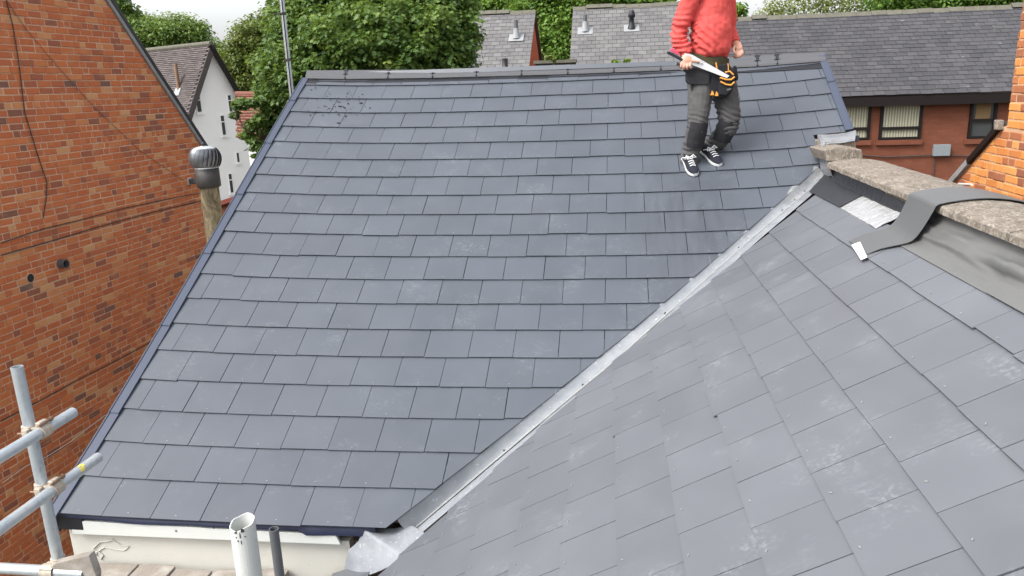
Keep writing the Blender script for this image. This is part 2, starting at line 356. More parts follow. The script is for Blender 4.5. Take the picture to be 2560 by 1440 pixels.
def leaf_mat(name, a, b, c):
    t = NT(name, 0.5, 0.35); f = t.attr(); col = t.ramp(f, [(0.0, a), (0.5, b), (1.0, c)]); t.color(col)
    tr = t.n('ShaderNodeBsdfTranslucent'); t.l(t.mix(col, (0.34, 0.46, 0.06), 0.40), tr.inputs[0])
    mx = t.n('ShaderNodeMixShader'); mx.inputs[0].default_value = 0.32
    out = [q for q in t.t.nodes if q.type == 'OUTPUT_MATERIAL'][0]
    t.l(t.b.outputs[0], mx.inputs[1]); t.l(tr.outputs[0], mx.inputs[2]); t.l(mx.outputs[0], out.inputs[0]); return t.m
MAT['leaf_maple'] = leaf_mat('leaf_maple', (0.045, 0.095, 0.022), (0.098, 0.175, 0.040), (0.225, 0.295, 0.065))
MAT['leaf_olive'] = leaf_mat('leaf_olive', (0.065, 0.095, 0.022), (0.120, 0.155, 0.034), (0.205, 0.225, 0.050))
MAT['leaf_bright'] = leaf_mat('leaf_bright', (0.055, 0.120, 0.020), (0.110, 0.205, 0.030), (0.215, 0.315, 0.050))
MAT['leaf_dark'] = leaf_mat('leaf_dark', (0.016, 0.050, 0.030), (0.030, 0.072, 0.040), (0.055, 0.100, 0.050))
MAT['bark'] = simple('bark', (0.085, 0.068, 0.050), 0.95, 0.1, var=0.4, scale=12, bump=0.6, bscale=25)
# ------------------------------------------------------------------ ground
g = MB(); g.add([(-900, -900, -7.6), (900, -900, -7.6), (900, 1500, -7.6), (-900, 1500, -7.6)], [(0, 1, 2, 3)])
tag(g.build('ground', MAT['ground']), kind='structure')

# ------------------------------------------------------------------ the two slated slopes (old, slightly sagging)
SW = 0.304                                        # slate width with its joint
TH1, O1, G1 = 0.508264072, np.array([-3.202357, 8.168808, 0.099914]), 0.260251
C1 = [0.03746, 0.04615, 0.07552, 0.00453, 0.01, 0.0495, 0.03934, 0.03417, 0.00084]
N1 = np.array([0, -math.sin(TH1), math.cos(TH1)]); E1 = np.array([0, -math.cos(TH1), -math.sin(TH1)]); X1 = np.array([1.0, 0, 0])
def S1(u, v, h=0.0):
    a, b = (u - 8) / 8, (v - 10) / 10
    w_ = C1[0]*a*a + C1[1]*a*b + C1[2]*b*b + C1[3]*a**3 + C1[4]*a*a*b + C1[5]*a*b*b + C1[6]*b**3 + C1[7]*a**4 + C1[8]*b**4
    return O1 + X1 * (u * SW) + E1 * (v * G1) + N1 * (w_ + h)
TH2, PH2, O2, G2 = 0.521915956, 0.011214329, np.array([1.346564, 5.583069, -0.988109]), 0.260251 * 1.007767
H2 = np.array([-math.cos(PH2), -math.sin(PH2), 0]); E2 = H2 * math.cos(TH2) + np.array([0, 0, -math.sin(TH2)])
X2 = np.array([math.sin(PH2), -math.cos(PH2), 0]); N2 = np.array([0, 0, 1.0]) * math.cos(TH2) - (-H2) * math.sin(TH2) * -1
N2 = np.cross(X2, E2); N2 = N2 if N2[2] > 0 else -N2
def S2(s, v, h=0.0):
    a, b = (s - 7) / 5, (v - 3) / 3
    w_ = (-0.00163*a*a - 0.00424*a*b + 0.00167*b*b) if abs(a) < 1.6 and abs(b) < 1.6 else 0.0
    w_ = -0.00163*min(a*a, 2.5) - 0.00424*max(-2, min(2, a*b)) + 0.00167*min(b*b, 2)
    return O2 + X2 * (s * SW) + E2 * (v * G2) + N2 * (w_ + h)
def inv(S, px, py, g=(8.0, 8.0)):
    q = np.array(g, float)
    for _ in range(25):
        f0 = proj(S(*q))[0] - (px, py); J = np.zeros((2, 2))
        for j in range(2):
            d = np.zeros(2); d[j] = 1e-3; J[:, j] = (proj(S(*(q + d)))[0] - (px, py) - f0) / 1e-3
        q = q - np.clip(np.linalg.solve(J, f0), -3, 3)
    return q
def clip_half(poly, a, b, c):
    """keep a*u + b*v <= c"""
    out = []
    for i, p_ in enumerate(poly):
        q_ = poly[(i + 1) % len(poly)]; dp = a*p_[0] + b*p_[1] - c; dq = a*q_[0] + b*q_[1] - c
        if dp <= 0: out.append(p_)
        if dp * dq < 0:
            t = dp / (dp - dq); out.append((p_[0] + t*(q_[0] - p_[0]), p_[1] + t*(q_[1] - p_[1])))
    return out
def half_through(p_, q_, keep):
    """half plane with edge p-q that keeps the point keep"""
    a, b = q_[1] - p_[1], -(q_[0] - p_[0]); c = a*p_[0] + b*p_[1]
    if a*keep[0] + b*keep[1] > c: a, b, c = -a, -b, -c
    return a, b, c
LAP, TH_S, LIFT = 0.20, 0.0055, 0.0125           # lap in gauges, slate thickness, lift of the tail
def slate_h(frac): return 0.001 + LIFT * frac     # frac 0 at the head, 1 at the tail
slate_full = {}
def lay_slate(S, G, u0, u1, v, clips, parent, mat, rivets, e, nrm):
    """one slate: tail on line v, head a lap above line v-1; cut by the half planes"""
    gap = random.choice((0.0034, 0.0042, 0.0052))
    jl = random.uniform(-0.0025, 0.0025); jt = random.uniform(-0.010, 0.010); lift = random.uniform(0, 0.0025); skew = random.uniform(-0.006, 0.006)
    if random.random() < 0.06: jt += random.choice((-0.03, 0.03))
    poly = [(u0 + gap/SW/2 + jl, v - 1 - LAP), (u0 + gap/SW/2 + jl, v + jt - skew), (u1 - gap/SW/2 + jl, v + jt + skew), (u1 - gap/SW/2 + jl, v - 1 - LAP)]
    for h in clips: poly = clip_half(poly, *h) if poly else poly
    if len(poly) < 3: return 0
    ar = 0.5 * abs(sum(poly[i][0]*poly[(i+1) % len(poly)][1] - poly[(i+1) % len(poly)][0]*poly[i][1] for i in range(len(poly))))
    if ar < 0.04: return 0
    c = np.mean([S(*q) for q in poly], axis=0)
    fr = lambda q: (q[1] - (v - 1 - LAP)) / (1 + LAP)
    top = [S(q[0], q[1], slate_h(fr(q)) + TH_S + lift*fr(q)) for q in poly]; bot = [S(q[0], q[1], slate_h(fr(q)) + lift*fr(q)) for q in poly]
    if (np.cross(top[1] - top[0], top[2] - top[0]) @ nrm) < 0: top.reverse(); bot.reverse()
    mb = MB(); mb.prism(top, bot)
    me = mb.mesh('slate', c); o = link_mesh('slate', me, parent, mat); o.location = c - base_of(parent)
    um = (u0 + u1) / 2 + random.uniform(-0.02, 0.02); vt = v - 0.10 + random.uniform(-0.015, 0.015)
    if rivets is not None and all(h[0]*um + h[1]*vt < h[2] - 0.05 for h in clips) and random.random() < 0.93:
        rivets.append((S(um, vt, slate_h(0.92) + TH_S + lift), random.uniform(-0.9, 0.9), e))
    return 1
def rivet_mesh(rv, nrm, ex, ed, parent, size=(0.0048, 0.0016)):
    mb = MB()
    for c, a, e in rv:
        d = ex * math.cos(a) + ed * math.sin(a); s_ = np.cross(nrm, d)
        mb.obox(c + nrm * 0.0016, d * size[0] * random.uniform(0.6, 1.1), s_ * size[1], nrm * 0.0016)
    o = mb.build('rivets', MAT['rivet'], parent, kind='stuff'); return o

# ---- main house
HOUSE = thing('slated_house', 'house with new blue-grey slate roof the roofer walks on, white painted rear wall', 'house', (-0.6, 8.2, -7.6))
uL = {v: inv(S1, *q, g=(0, v))[0] for v, q in ((20, (158, 1286)), (13, (468, 751)), (1, (760, 217)))}
uLin = np.mean(list(uL.values()))
uLout = np.mean([inv(S1, *q, g=(0, v))[0] for v, q in ((20, (140, 1285)), (11.5, (502, 632)), (1, (752, 210)))])
uRin = np.mean([inv(S1, *q, g=(17, v))[0] for v, q in ((1, (2050, 168)), (3, (2083, 255)), (5, (2110, 320)))])
uRout = np.mean([inv(S1, *q, g=(17, v))[0] for v, q in ((1, (2067, 160)), (3, (2095, 230)), (5, (2133, 335)))])
vp1 = [inv(S1, *q, g=(8, 14)) for q in ((975, 1317), (1560, 845), (2035, 430))]
clipv = [half_through(vp1[0], vp1[1], (0, 3)), half_through(vp1[1], vp1[2], (0, 3))]
u_stone = inv(S1, 2050, 395, g=(16, 7))[0]
riv = []; n_sl = 0
for k in range(1, 21):
    off = 0.3 if k % 2 else 0.8
    for n in range(-1, 19):
        u0 = n + off - 1.0; u1 = u0 + 1.0
        cl = [(-1, 0, -(uLin - 0.18)), (1, 0, uRin + 0.18)] + clipv
        if k == 1: cl = cl + [(0, -1, -0.40)]
        if k >= 7: cl = cl + [(1, 0, u_stone - 0.02)]
        if k == 6 and u1 > u_stone:
            n_sl += lay_slate(S1, G1, u0, u1, k, cl + [(0, 1, k - 0.62), (-1, 0, -u_stone - 0.002)], HOUSE, MAT['slate'], None, E1, N1)
            n_sl += lay_slate(S1, G1, u0, u1, k, cl + [(1, 0, u_stone)], HOUSE, MAT['slate'], riv, E1, N1); continue
        n_sl += lay_slate(S1, G1, u0, u1, k, cl, HOUSE, MAT['slate'], riv, E1, N1)
rivet_mesh(riv, N1, X1, E1, HOUSE)
# black debris on the slates near the left end of the ridge
deb = MB()
for _ in range(64):
    q = inv(S1, random.gauss(835, 42), random.gauss(268, 22), g=(2, 2))
    if q[1] < 1.2 or q[0] < 0.2: continue
    r_ = random.uniform(0.0012, 0.0042) if random.random() < 0.9 else 0.007; deb.obox(S1(q[0], q[1], 0.021), X1 * r_ * random.uniform(0.8, 2.2), E1 * r_, N1 * 0.003)
tag(deb.build('roof_debris', MAT['black']), 'scatter of black crumbs on slates below the left ridge end', 'debris', kind='stuff')
# underlay and deck follow the sag
def deck(S, us, vs_, clips, slack, parent, nrm):
    V, F, idx = [], [], {}
    for i, u in enumerate(us):
        for j, v in enumerate(vs_): idx[i, j] = len(V); V.append(S(u, v, -0.002))
    for i in range(len(us) - 1):
        for j in range(len(vs_) - 1):
            uc, vc = (us[i] + us[i+1]) / 2, (vs_[j] + vs_[j+1]) / 2
            if all((a*uc + b*vc - c) / math.hypot(a, b) < slack for a, b, c in clips) and not (S is S1 and uc > u_stone and vc > 5.32): F.append((idx[i, j], idx[i, j+1], idx[i+1, j+1], idx[i+1, j]))
    m = MB(); m.add(V, F); return m.build('roof_deck', MAT['deck'], parent)
deck(S1, np.linspace(uLout + 0.05, uRout - 0.05, 110), np.linspace(0.25, 20.0 - 0.12, 110), clipv, -0.12, HOUSE, N1)
# dry verge, one length after the other
def verge(u_in, u_out, vcuts, side):
    for a, b in zip(vcuts[:-1], vcuts[1:]):
        m = MB(); P = []
        for v in np.linspace(a + 0.012, b - 0.012 + 0.05, 6):
            f = (v - a) / (b - a); lift = 0.006 * f
            prof = [(u_in, 0.012), (u_in, 0.026), (u_in + (u_out - u_in) * 0.86, 0.028), (u_in + (u_out - u_in) * 0.90, 0.034), (u_out, 0.034), (u_out + 0.02 * side, -0.16), (u_out + 0.005 * side, -0.16)]
            P.append([S1(uu, v, h + lift) for uu, h in prof])
        m.grid(P, smooth=False)
        m.build('verge_trim', MAT['trim'], HOUSE)
vl = [inv(S1, *q, g=(0, v))[1] for q, v in (((760, 205), 0.5), ((722, 255), 2.3), ((660, 362), 5.1), ((592, 490), 8.1), ((505, 637), 11.1), ((412, 818), 14.1), ((275, 1035), 17.1), ((145, 1290), 20))]
vl[0] = 0.5; vl[-1] = 20.08
verge(uLin, uLout, vl, -1)
verge(uRin, uRout, [0.5, 2.35, 5.35], 1)
# dark block under the left foot of the verge
eL = S1(uLout + 0.25, 19.9)
m = MB(); m.box((eL[0] - 0.09, eL[1] + 0.0, eL[2] - 0.13), (eL[0] + 0.10, eL[1] + 0.25, eL[2] - 0.022)); m.build('eaves_closer', MAT['black'], HOUSE, bevel=0.01)
# ridge: angled tiles with clips at the joints
jx = [765, 865, 972, 1083, 1192, 1305, 1420, 1535, 1652, 1770, 1893, 1942, 2064]
def ridge_pt(px, top):
    ytop = np.interp(px, [765, 1083, 1420, 1652, 1893, 2064], [177, 175, 164, 156, 140, 131]); ybot = np.interp(px, [755, 865, 1083, 1420, 1652, 1893, 2066], [200, 202, 199, 190, 181, 171, 157])
    q = inv(S1, px, ybot, g=((px - 700) / 80, 0.6)); b_ = S1(q[0], q[1], 0.03)
    return atY(px, ytop, b_[1] + 0.165) if top else b_
for i, (a, b) in enumerate(zip(jx[:-1], jx[1:])):
    m = MB(); A = [ridge_pt(a, 1), ridge_pt(a, 0)]; B = [ridge_pt(b, 1), ridge_pt(b, 0)]
    P = []
    for t in (0.014, 0.5, 0.986):
        T = A[0] + (B[0] - A[0]) * t; Bt = A[1] + (B[1] - A[1]) * t; dy = Bt - T; bk = np.array([-0, -dy[1], dy[2]])
        P.append([Bt + (0, 0, -0.016), Bt + (0, -0.012, -0.008), Bt + (0, -0.004, 0.012), T + dy * 0.06, T + (0, 0.0, 0.004), T + bk * 0.06, T + bk, T + bk + (0, 0, -0.016), T + bk * 0.9 + (0, 0, -0.018), T + (0, 0, -0.016), Bt + (0, 0.03, -0.016), Bt + (0, 0, -0.016)])
    m.grid(P, smooth=False)
    m.add([P[0][j] for j in range(11)], [tuple(range(11))]); m.add([P[2][j] for j in range(11)], [tuple(reversed(range(11)))])
    m.build('ridge_tile', MAT['ridge'], HOUSE, merge=True)
for x in jx[1:-1]:
    T, Bt = ridge_pt(x, 1), ridge_pt(x, 0); n_ = np.cross(X1, T - Bt); n_ /= np.linalg.norm(n_); n_ = n_ if n_[2] > 0 else -n_
    c = (T + Bt) / 2; m = MB()
    m.obox(c + n_ * 0.002, X1 * 0.014, (T - Bt) * 0.54, n_ * 0.006); m.obox(Bt + (T - Bt) * 0.42 + n_ * 0.006, X1 * 0.030, (T - Bt) * 0.035, n_ * 0.005)
    m.obox(T + n_ * 0.004, X1 * 0.022, (T - Bt) * 0.06, n_ * 0.005); m.lathe(Bt + (T - Bt) * 0.42 + n_ * 0.010, [(0.010, 0), (0.008, 0.007)], 8, n_)
    m.build('ridge_clip', MAT['black'], HOUSE)
# black ridge roll between ridge tiles and slates
m = MB(); P = []
for px in np.linspace(768, 2060, 28):
    b = ridge_pt(px, 0); s_ = b + np.array([0, 0.02, -0.012]); q = S1((b[0] - O1[0]) / SW, (O1[1] - b[1]) / (G1 * math.cos(TH1)) + 0.14, 0.018)
    P.append([s_, s_ * 0.5 + q * 0.5 + N1 * 0.004, np.array([s_[0], q[1], q[2]])])
m.grid(P, 0.004, N1); m.build('ridge_roll', MAT['black'], HOUSE)
# far slope behind the ridge
R0, R1 = ridge_pt(775, 1) - np.array([0, 0, 0.03]), ridge_pt(2066, 1) - np.array([0, 0, 0.03])
m = MB(); dn = np.array([0, math.cos(TH1), -math.sin(TH1)]) * 5.2; nb = np.array([0, math.sin(TH1), math.cos(TH1)])
m.grid([[R0, R0 + dn], [R1, R1 + dn]], 0.05, nb, smooth=False); m.build('rear_slope', MAT['slate'], HOUSE)
# walls: gables and the white rear wall
YW, XL, XR, ZE = 3.665, -3.27, 1.90, -2.50
m = MB(); apex = 0.0
for x, w_ in ((XL, 0.24), (XR - 0.24, 0.24)):
    m = MB(); y1 = 12.6; top = [(x, YW, ZE + 0.03), (x, 8.12, -0.02), (x, y1, ZE + 0.03), (x, y1, -7.6), (x, YW, -7.6)]; m.prism(top, [(a + w_, b, c) for a, b, c in top])
    m.build('gable_wall', MAT['white_wall'] if x == XL else MAT['farbrick_side'], HOUSE)
m = MB(); m.box((XL + 0.05, YW - 0.02, -7.6), (-1.50, YW + 0.2, ZE + 0.02)); wall = m.build('rear_wall', MAT['white_wall'], HOUSE)
m = MB(); m.box((-1.5, YW + 0.05, -7.6), (XR - 0.25, YW + 0.2, -2.9)); m.build('inner_wall', MAT['stone'], HOUSE)
# peeling patch of render: thin flakes proud of the wall
m = MB()
pl = [(232, 1372), (250, 1355), (282, 1350), (300, 1362), (322, 1366), (310, 1376), (262, 1368), (245, 1380), (258, 1388), (252, 1398), (240, 1390), (243, 1376)]
for i in range(len(pl) - 1):
    a, b = atY(*pl[i], YW - 0.024), atY(*pl[i+1], YW - 0.024); m.tube([a, (a + b) / 2 + (0, 0, random.uniform(-0.004, 0.004)), b], random.uniform(0.0022, 0.005), 5)
m.build('render_crack', MAT['white_wall'], HOUSE, kind='stuff')
# fascia board and the felt hanging over it
YF = 3.60
fa = [atY(*q, YF) for q in ((175, 1302), (838, 1338), (852, 1362), (181, 1335))]
m = MB(); m.prism(fa, [q + (0, 0.022, 0) for q in fa]); fb = m.build('fascia_board', MAT['fascia'], HOUSE, bevel=0.002)
m = MB()
for px, py in ((533, 1319), (440, 1327)): c = atY(px, py, YF - 0.001); m.lathe(c, [(0.006, 0), (0.006, 0.002), (0.003, 0.004)], 8, (0, -1, 0))
m.build('screw_head', MAT['pvc'], fb)
P = []
for x in np.linspace(-3.19, -1.35, 40):
    e_ = S1((x - O1[0]) / SW, 19.8, -0.012); drop = 0.022 + 0.016 * mnoise.noise(Vector((x * 3.1, 0, 0))) + (0.03 if x > -1.75 else 0)
    y = YF - 0.012 + 0.006 * mnoise.noise(Vector((x * 6, 3, 0))); P.append([e_ + (0, 0.12, 0.05), e_, np.array([x, y, e_[2] - 0.02]), np.array([x, y + 0.002, e_[2] - 0.02 - drop])])
m = MB(); m.grid(P); m.build('underlay_felt', MAT['felt'], HOUSE)
m = MB(); P = []
for u in np.linspace(uLin, 6.2, 24):
    e_ = S1(u, 19.96, -0.004); P.append([S1(u, 19.4, -0.004), e_, e_ + (0, 0.004, -0.03)])
m.grid(P); m.build('eaves_tray', MAT['felt'], HOUSE)

# ---- wing with the second slope, valley between
WING = thing('slated_wing', 'lower wing with second slate slope running up to the stone-capped parapet', 'house', (0.2, 2.6, -7.6))
vp2 = [inv(S2, *q, g=(5, 5)) for q in ((955, 1397), (1540, 905), (1880, 600), (2030, 472))]
clipw = [half_through(vp2[i], vp2[i+1], (13, 3)) for i in range(3)]
clip_low = half_through(inv(S2, 835, 1441, g=(6, 13)), inv(S2, 955, 1397, g=(6, 12)), (13, 3))
riv2 = []; n_s2 = 0
for v in range(0, 16):
    off = 0.5 if v % 2 == 0 else 0.0
    for n in range(-4, 15):
        u0 = n + off; cl = (list(clipw) if v < 13 else [clip_low]) + [(1, 0, 14.6)]
        if v == 0: cl = cl + [(0, -1, 0.95)]
        n_s2 += lay_slate(S2, G2, u0, u0 + 1, v, cl, WING, MAT['slate2'], riv2, E2, N2)
rivet_mesh(riv2, N2, X2, E2, WING, (0.0065, 0.0020))
deck(S2, np.linspace(-3.5, 14.7, 110), np.linspace(-1.5, 14.9, 110), clipw, 0.03, WING, N2)
print('slates', n_sl, n_s2)
# valley trough, in lengths with welted laps
A_ = np.array([N1, N2, [0, 0, 1.0]])
def valley(z): return np.linalg.solve(A_, [N1 @ O1, N2 @ O2, z])
vd = np.cross(N1, N2); vd /= np.linalg.norm(vd); vd = vd if vd[2] > 0 else -vd
side1 = np.cross(N1, vd); side1 = side1 if side1 @ E1 < 0 else -side1       # up the main slope
side2 = np.cross(N2, vd); side2 = side2 if side2 @ E2 < 0 else -side2       # up the wing slope
def zval(px, py):
    """height of the valley line where it passes nearest that pixel"""
    zs = np.linspace(-2.7, -0.5, 400); d = [np.hypot(*(proj(valley(z))[0] - (px, py))) for z in zs]; return zs[int(np.argmin(d))]
def edge_at(S, pts, px):
    """point (u, v) on the clip line whose picture lies at column px"""
    q = [np.asarray(p_) for p_ in pts]; xs = [proj(S(*p_))[0][0] for p_ in q]
    i = max(0, min(len(q) - 2, int(np.searchsorted(xs, px) - 1))); lo_, hi_ = 0.0, 1.0
    if px < xs[0]: lo_ = -0.6
    if px > xs[-1]: hi_ = 1.5
    for _ in range(30):
        t = (lo_ + hi_) / 2
        if proj(S(*(q[i] + (q[i+1] - q[i]) * t)))[0][0] < px: lo_ = t
        else: hi_ = t
    return q[i] + (q[i+1] - q[i]) * lo_
vcols = [1012, 1352, 1684, 1995, 2062]
for i, (a, b) in enumerate(zip(vcols[:-1], vcols[1:])):
    m = MB(); P = []
    for px in np.linspace(a - (26 if i else 0), b, 14):
        qa, qb = edge_at(S1, vp1, px - 18), edge_at(S2, vp2, px + 22); A3, B3 = S1(*qa, 0.0), S2(*qb, 0.0)
        ua = S1(qa[0] - 0.22, qa[1] - 0.24, 0.0); ub = S2(qb[0] + 0.22, qb[1] - 0.24, 0.0); lift = 0.0035 * i + 0.001
        mid = (A3 + B3) / 2; row = [ua + N1 * 0.0005]
        for t in np.linspace(0, 1, 13):
            dip = 0.030 * (1 - (2*t - 1) ** 2); z = A3 * (1 - t) + B3 * t; row.append(z + np.array([0, 0, lift + 0.004 - dip + 0.0025 * mnoise.noise(Vector((z[0] * 9, t * 4, i)))]))
        row.append(ub + N2 * 0.0005); P.append(row)
    m.grid(P); m.build('valley_lead', MAT['lead2'] if i == 3 else MAT['lead'], WING)
# sealant fillet along the wing slates
for i in range(3):
    m = MB(); P = []
    for t in np.linspace(0, 1, 40):
        q = vp2[i] + (vp2[i+1] - vp2[i]) * t; nn = np.array([vp2[i+1][1] - vp2[i][1], -(vp2[i+1][0] - vp2[i][0])]); nn /= np.linalg.norm(nn)
        if nn @ (np.array([13, 3]) - vp2[i]) > 0: nn = -nn
        j = 0.03 * mnoise.noise(Vector((t * 9, i * 5, 0)))
        P.append([S2(*(q - nn * 0.02), 0.012), S2(*(q + nn * (0.02 + j)), 0.017), S2(*(q + nn * (0.07 + j)), 0.013), S2(*(q + nn * (0.105 + j)), 0.006)])
    m.grid(P); m.build('sealant_fillet', MAT['fillet'], WING)
# dark holes and crumbs along the fillet
m = MB()
for t in rng.uniform(0.35, 1, 7):
    i = random.randrange(3); q = vp2[i] + (vp2[i+1] - vp2[i]) * t; c = S2(q[0] - 0.05, q[1] + 0.06, 0.018)
    m.obox(c, vd * random.uniform(0.003, 0.012), side2 * random.uniform(0.002, 0.004), N2 * 0.003)
m.build('valley_crumbs', MAT['black'], WING, kind='stuff')
# dressed lead at the foot of the valley
left = [(1030, 1314), (985, 1321), (940, 1322), (906, 1322), (897, 1352), (869, 1376), (858, 1432)]
right = [(1056, 1334), (1034, 1348), (1010, 1366), (985, 1384), (958, 1402), (925, 1416), (868, 1438)]
P = []
for i, (a, b) in enumerate(zip(left, right)):
    row = []
    for t in np.linspace(0, 1, 12):
        px, py = a[0] + (b[0] - a[0]) * t, a[1] + (b[1] - a[1]) * t
        X = hit(b[0] + 26, b[1] + 10, S2(8, 12, 0.0005), N2) * t + atY(*a, 3.60 if i > 2 else 3.66) * (1 - t)
        row.append(X + N2 * 0.003 * mnoise.noise(Vector((px * 0.06, py * 0.06, 0))))
    P.append(row)
PP = np.array(P); PF = []
for i in range(len(PP) - 1):
    for t in (0, 0.25, 0.5, 0.75): PF.append(PP[i] * (1 - t) + PP[i+1] * t)
PF.append(PP[-1]); PF = np.array(PF)
for i in range(PF.shape[0]):
    for j in range(PF.shape[1]): PF[i, j] += N2 * (0.003 * mnoise.noise(Vector((PF[i, j][0] * 18, PF[i, j][2] * 18, 1))))
m = MB(); m.grid(PF, 0.003, N2); m.build('lead_apron', MAT['lead'], WING)
m = MB(); c = atY(905, 1362, 3.75); m.box((c[0] - 0.10, 3.70, c[2] - 0.10), (c[0] + 0.30, 3.9, c[2] + 0.06)); m.build('mortar_block', MAT['stone'], WING)
# wing walls
m = MB(); e0, e1 = S2(14.6, 14.7), S2(8.2, 14.7)
m.box((e0[0] + 0.02, e0[1], -7.6), (e0[0] + 0.25, e1[1], e0[2] - 0.06)); m.build('eaves_wall', MAT['white_wall'], WING)
a, b = atY(735, 1420, 3.5), atY(860, 1436, 3.5)
m = MB(); m.box((-1.86, 1.2, -2.98), (-1.74, 3.52, -2.92)); m.build('gutter_edge', MAT['fascia'], WING, bevel=0.01)
# rubber sheet above the slates, dressed up the parapet
XP = 1.665
def sheet_profile(s_, k, wr):
    v0 = -0.61; base = []
    vbase = ((O2 + X2 * (s_ * SW))[0] - XP) / (abs(E2[0]) * G2)                      # gauge where the slope meets the parapet face
    for t in np.linspace(0, 1, 13): base.append(S2(s_, v0 + (-abs(vbase) + 0.18 - v0) * t, 0.020))
    foot = S2(s_, -abs(vbase), 0.0); top = -0.705
    for t in np.linspace(0.12, 1, 9): base.append(np.array([XP - 0.012 - 0.045 * (1 - t) ** 2, foot[1], foot[2] + 0.012 + (top - foot[2] - 0.012) * t]))
    out = []
    for i, q in enumerate(base):
        f = math.exp(-((i - 12) / 3.0) ** 2); n_ = mnoise.noise(Vector((s_ * 1.1, i * 0.35, 4))); n2_ = mnoise.noise(Vector((s_ * 2.7 + i * 0.5, i * 0.7, 9)))
        out.append(q + N2 * (0.02 * f * (1 + n_) + 0.005 * n2_ * (1 if i > 2 else 0)) + np.array([-0.02 * f * (1 + n_), 0, 0]))
    return out
for a, b, lab in ((4.15, 7.92, 0), (7.80, 14.6, 1)):
    P = [sheet_profile(s_, lab, 1) for s_ in np.linspace(a, b, 40)]
    if lab: P = [[q + N2 * 0.007 for q in row] for row in P]
    m = MB(); m.grid(P, 0.003, N2); m.build('rubber_sheet', MAT['membrane'], WING)
# bitumen and foil flashing pieces at the valley end
def flash(pix, mat, name, h):
    q = [inv(S2, *p_, g=(2, -1)) for p_ in pix]; P = []
    for t in np.linspace(0, 1, 14):
        a, b = q[0] + (q[1] - q[0]) * t, q[3] + (q[2] - q[3]) * t; P.append([S2(*(a + (b - a) * w_), h + 0.006 * mnoise.noise(Vector((a[0] * 3 + w_, w_ * 9, h * 100)))) for w_ in np.linspace(0, 1, 10)])
    m = MB(); m.grid(P, 0.004, N2); m.build(name, mat, WING)
flash([(2026, 484), (2102, 524), (2170, 489), (2066, 440)], MAT['bitumen'], 'bitumen_flashing', 0.022)
flash([(2100, 522), (2178, 568), (2262, 530), (2166, 487)], MAT['foil'], 'foil_flashing', 0.015)
flash([(2176, 567), (2192, 577), (2280, 536), (2260, 529)], MAT['foil'], 'foil_flashing', 0.021)

# ---- parapet with stone coping
PARA = thing('parapet_wall', 'low parapet wall with weathered stone coping and black painted base', 'wall', (1.8, 2.5, -7.6))
m = MB(); m.box((XP, -3.0, -7.6), (XP + 0.26, 6.18, -0.705)); m.build('wall_core', MAT['stone'], PARA)
m = MB(); P = []
for y in np.linspace(4.08, 6.17, 50):
    row = []
    for z in np.linspace(-0.80, -0.715 if y > 5.0 else -0.735, 8): row.append((XP - 0.006 - 0.004 * mnoise.noise(Vector((y * 16, z * 25, 0))) - (0.012 * max(0, 1 - (z + 0.80) / 0.02)), y, z))
    P.append(row)
m.grid(P, 0.004, (-1, 0, 0)); m.build('black_base', MAT['bitumen'], PARA)
cop = [(6.15, 4.27), (4.26, 3.335), (3.325, 1.6), (1.59, -0.2), (-0.21, -3.0)]
XA, XB = 1.615, 2.03
for a, b in cop:
    m = MB(); P = []
    for y in np.linspace(a, b, max(6, int((a - b) * 26))):
        row = []; f = 1.0
        pr = [(XA + 0.015, -0.703), (XA, -0.70), (XA, -0.668), (XA + 0.008, -0.659), (XA + 0.10, -0.640), (XA + 0.20, -0.632), (XA + 0.31, -0.640), (XB - 0.006, -0.662), (XB, -0.70), (XB - 0.015, -0.703), (XA + 0.015, -0.703)]
        for i, (x, z) in enumerate(pr):
            j = 0.004 if 0 < i < 9 else 0.0; row.append((x + j * mnoise.noise(Vector((y * 11, i * 3.0, 0))), y, z + j * mnoise.noise(Vector((y * 9, i * 2.0, 7)))))
        P.append(row)
    m.grid(P, smooth=False); m.add([P[0][j] for j in range(10)], [tuple(range(10))]); m.add([P[-1][j] for j in range(10)], [tuple(reversed(range(10)))])
    m.build('coping_stone', MAT['stone'], PARA, merge=True)
def rough_block(pix, yf, depth, name):
    """block whose front face shows those pixels"""
    f = [atY(*q, yf) for q in pix]; n = len(f); m = MB(); P = []
    back = [q + np.array([0, depth, 0]) for q in f]
    m.prism([np.array(q) + rng.normal(0, 0.003, 3) for q in f], [np.array(q) + rng.normal(0, 0.003, 3) for q in back]); return m.build(name, MAT['stone'], PARA, bevel=0.008)
rough_block([(2066, 404), (2056, 376), (2098, 369), (2122, 369), (2156, 374), (2160, 402)], 6.16, 0.42, 'stone_step')
rough_block([(2060, 376), (2061, 356), (2136, 350), (2142, 372)], 6.50, 0.36, 'stone_step')
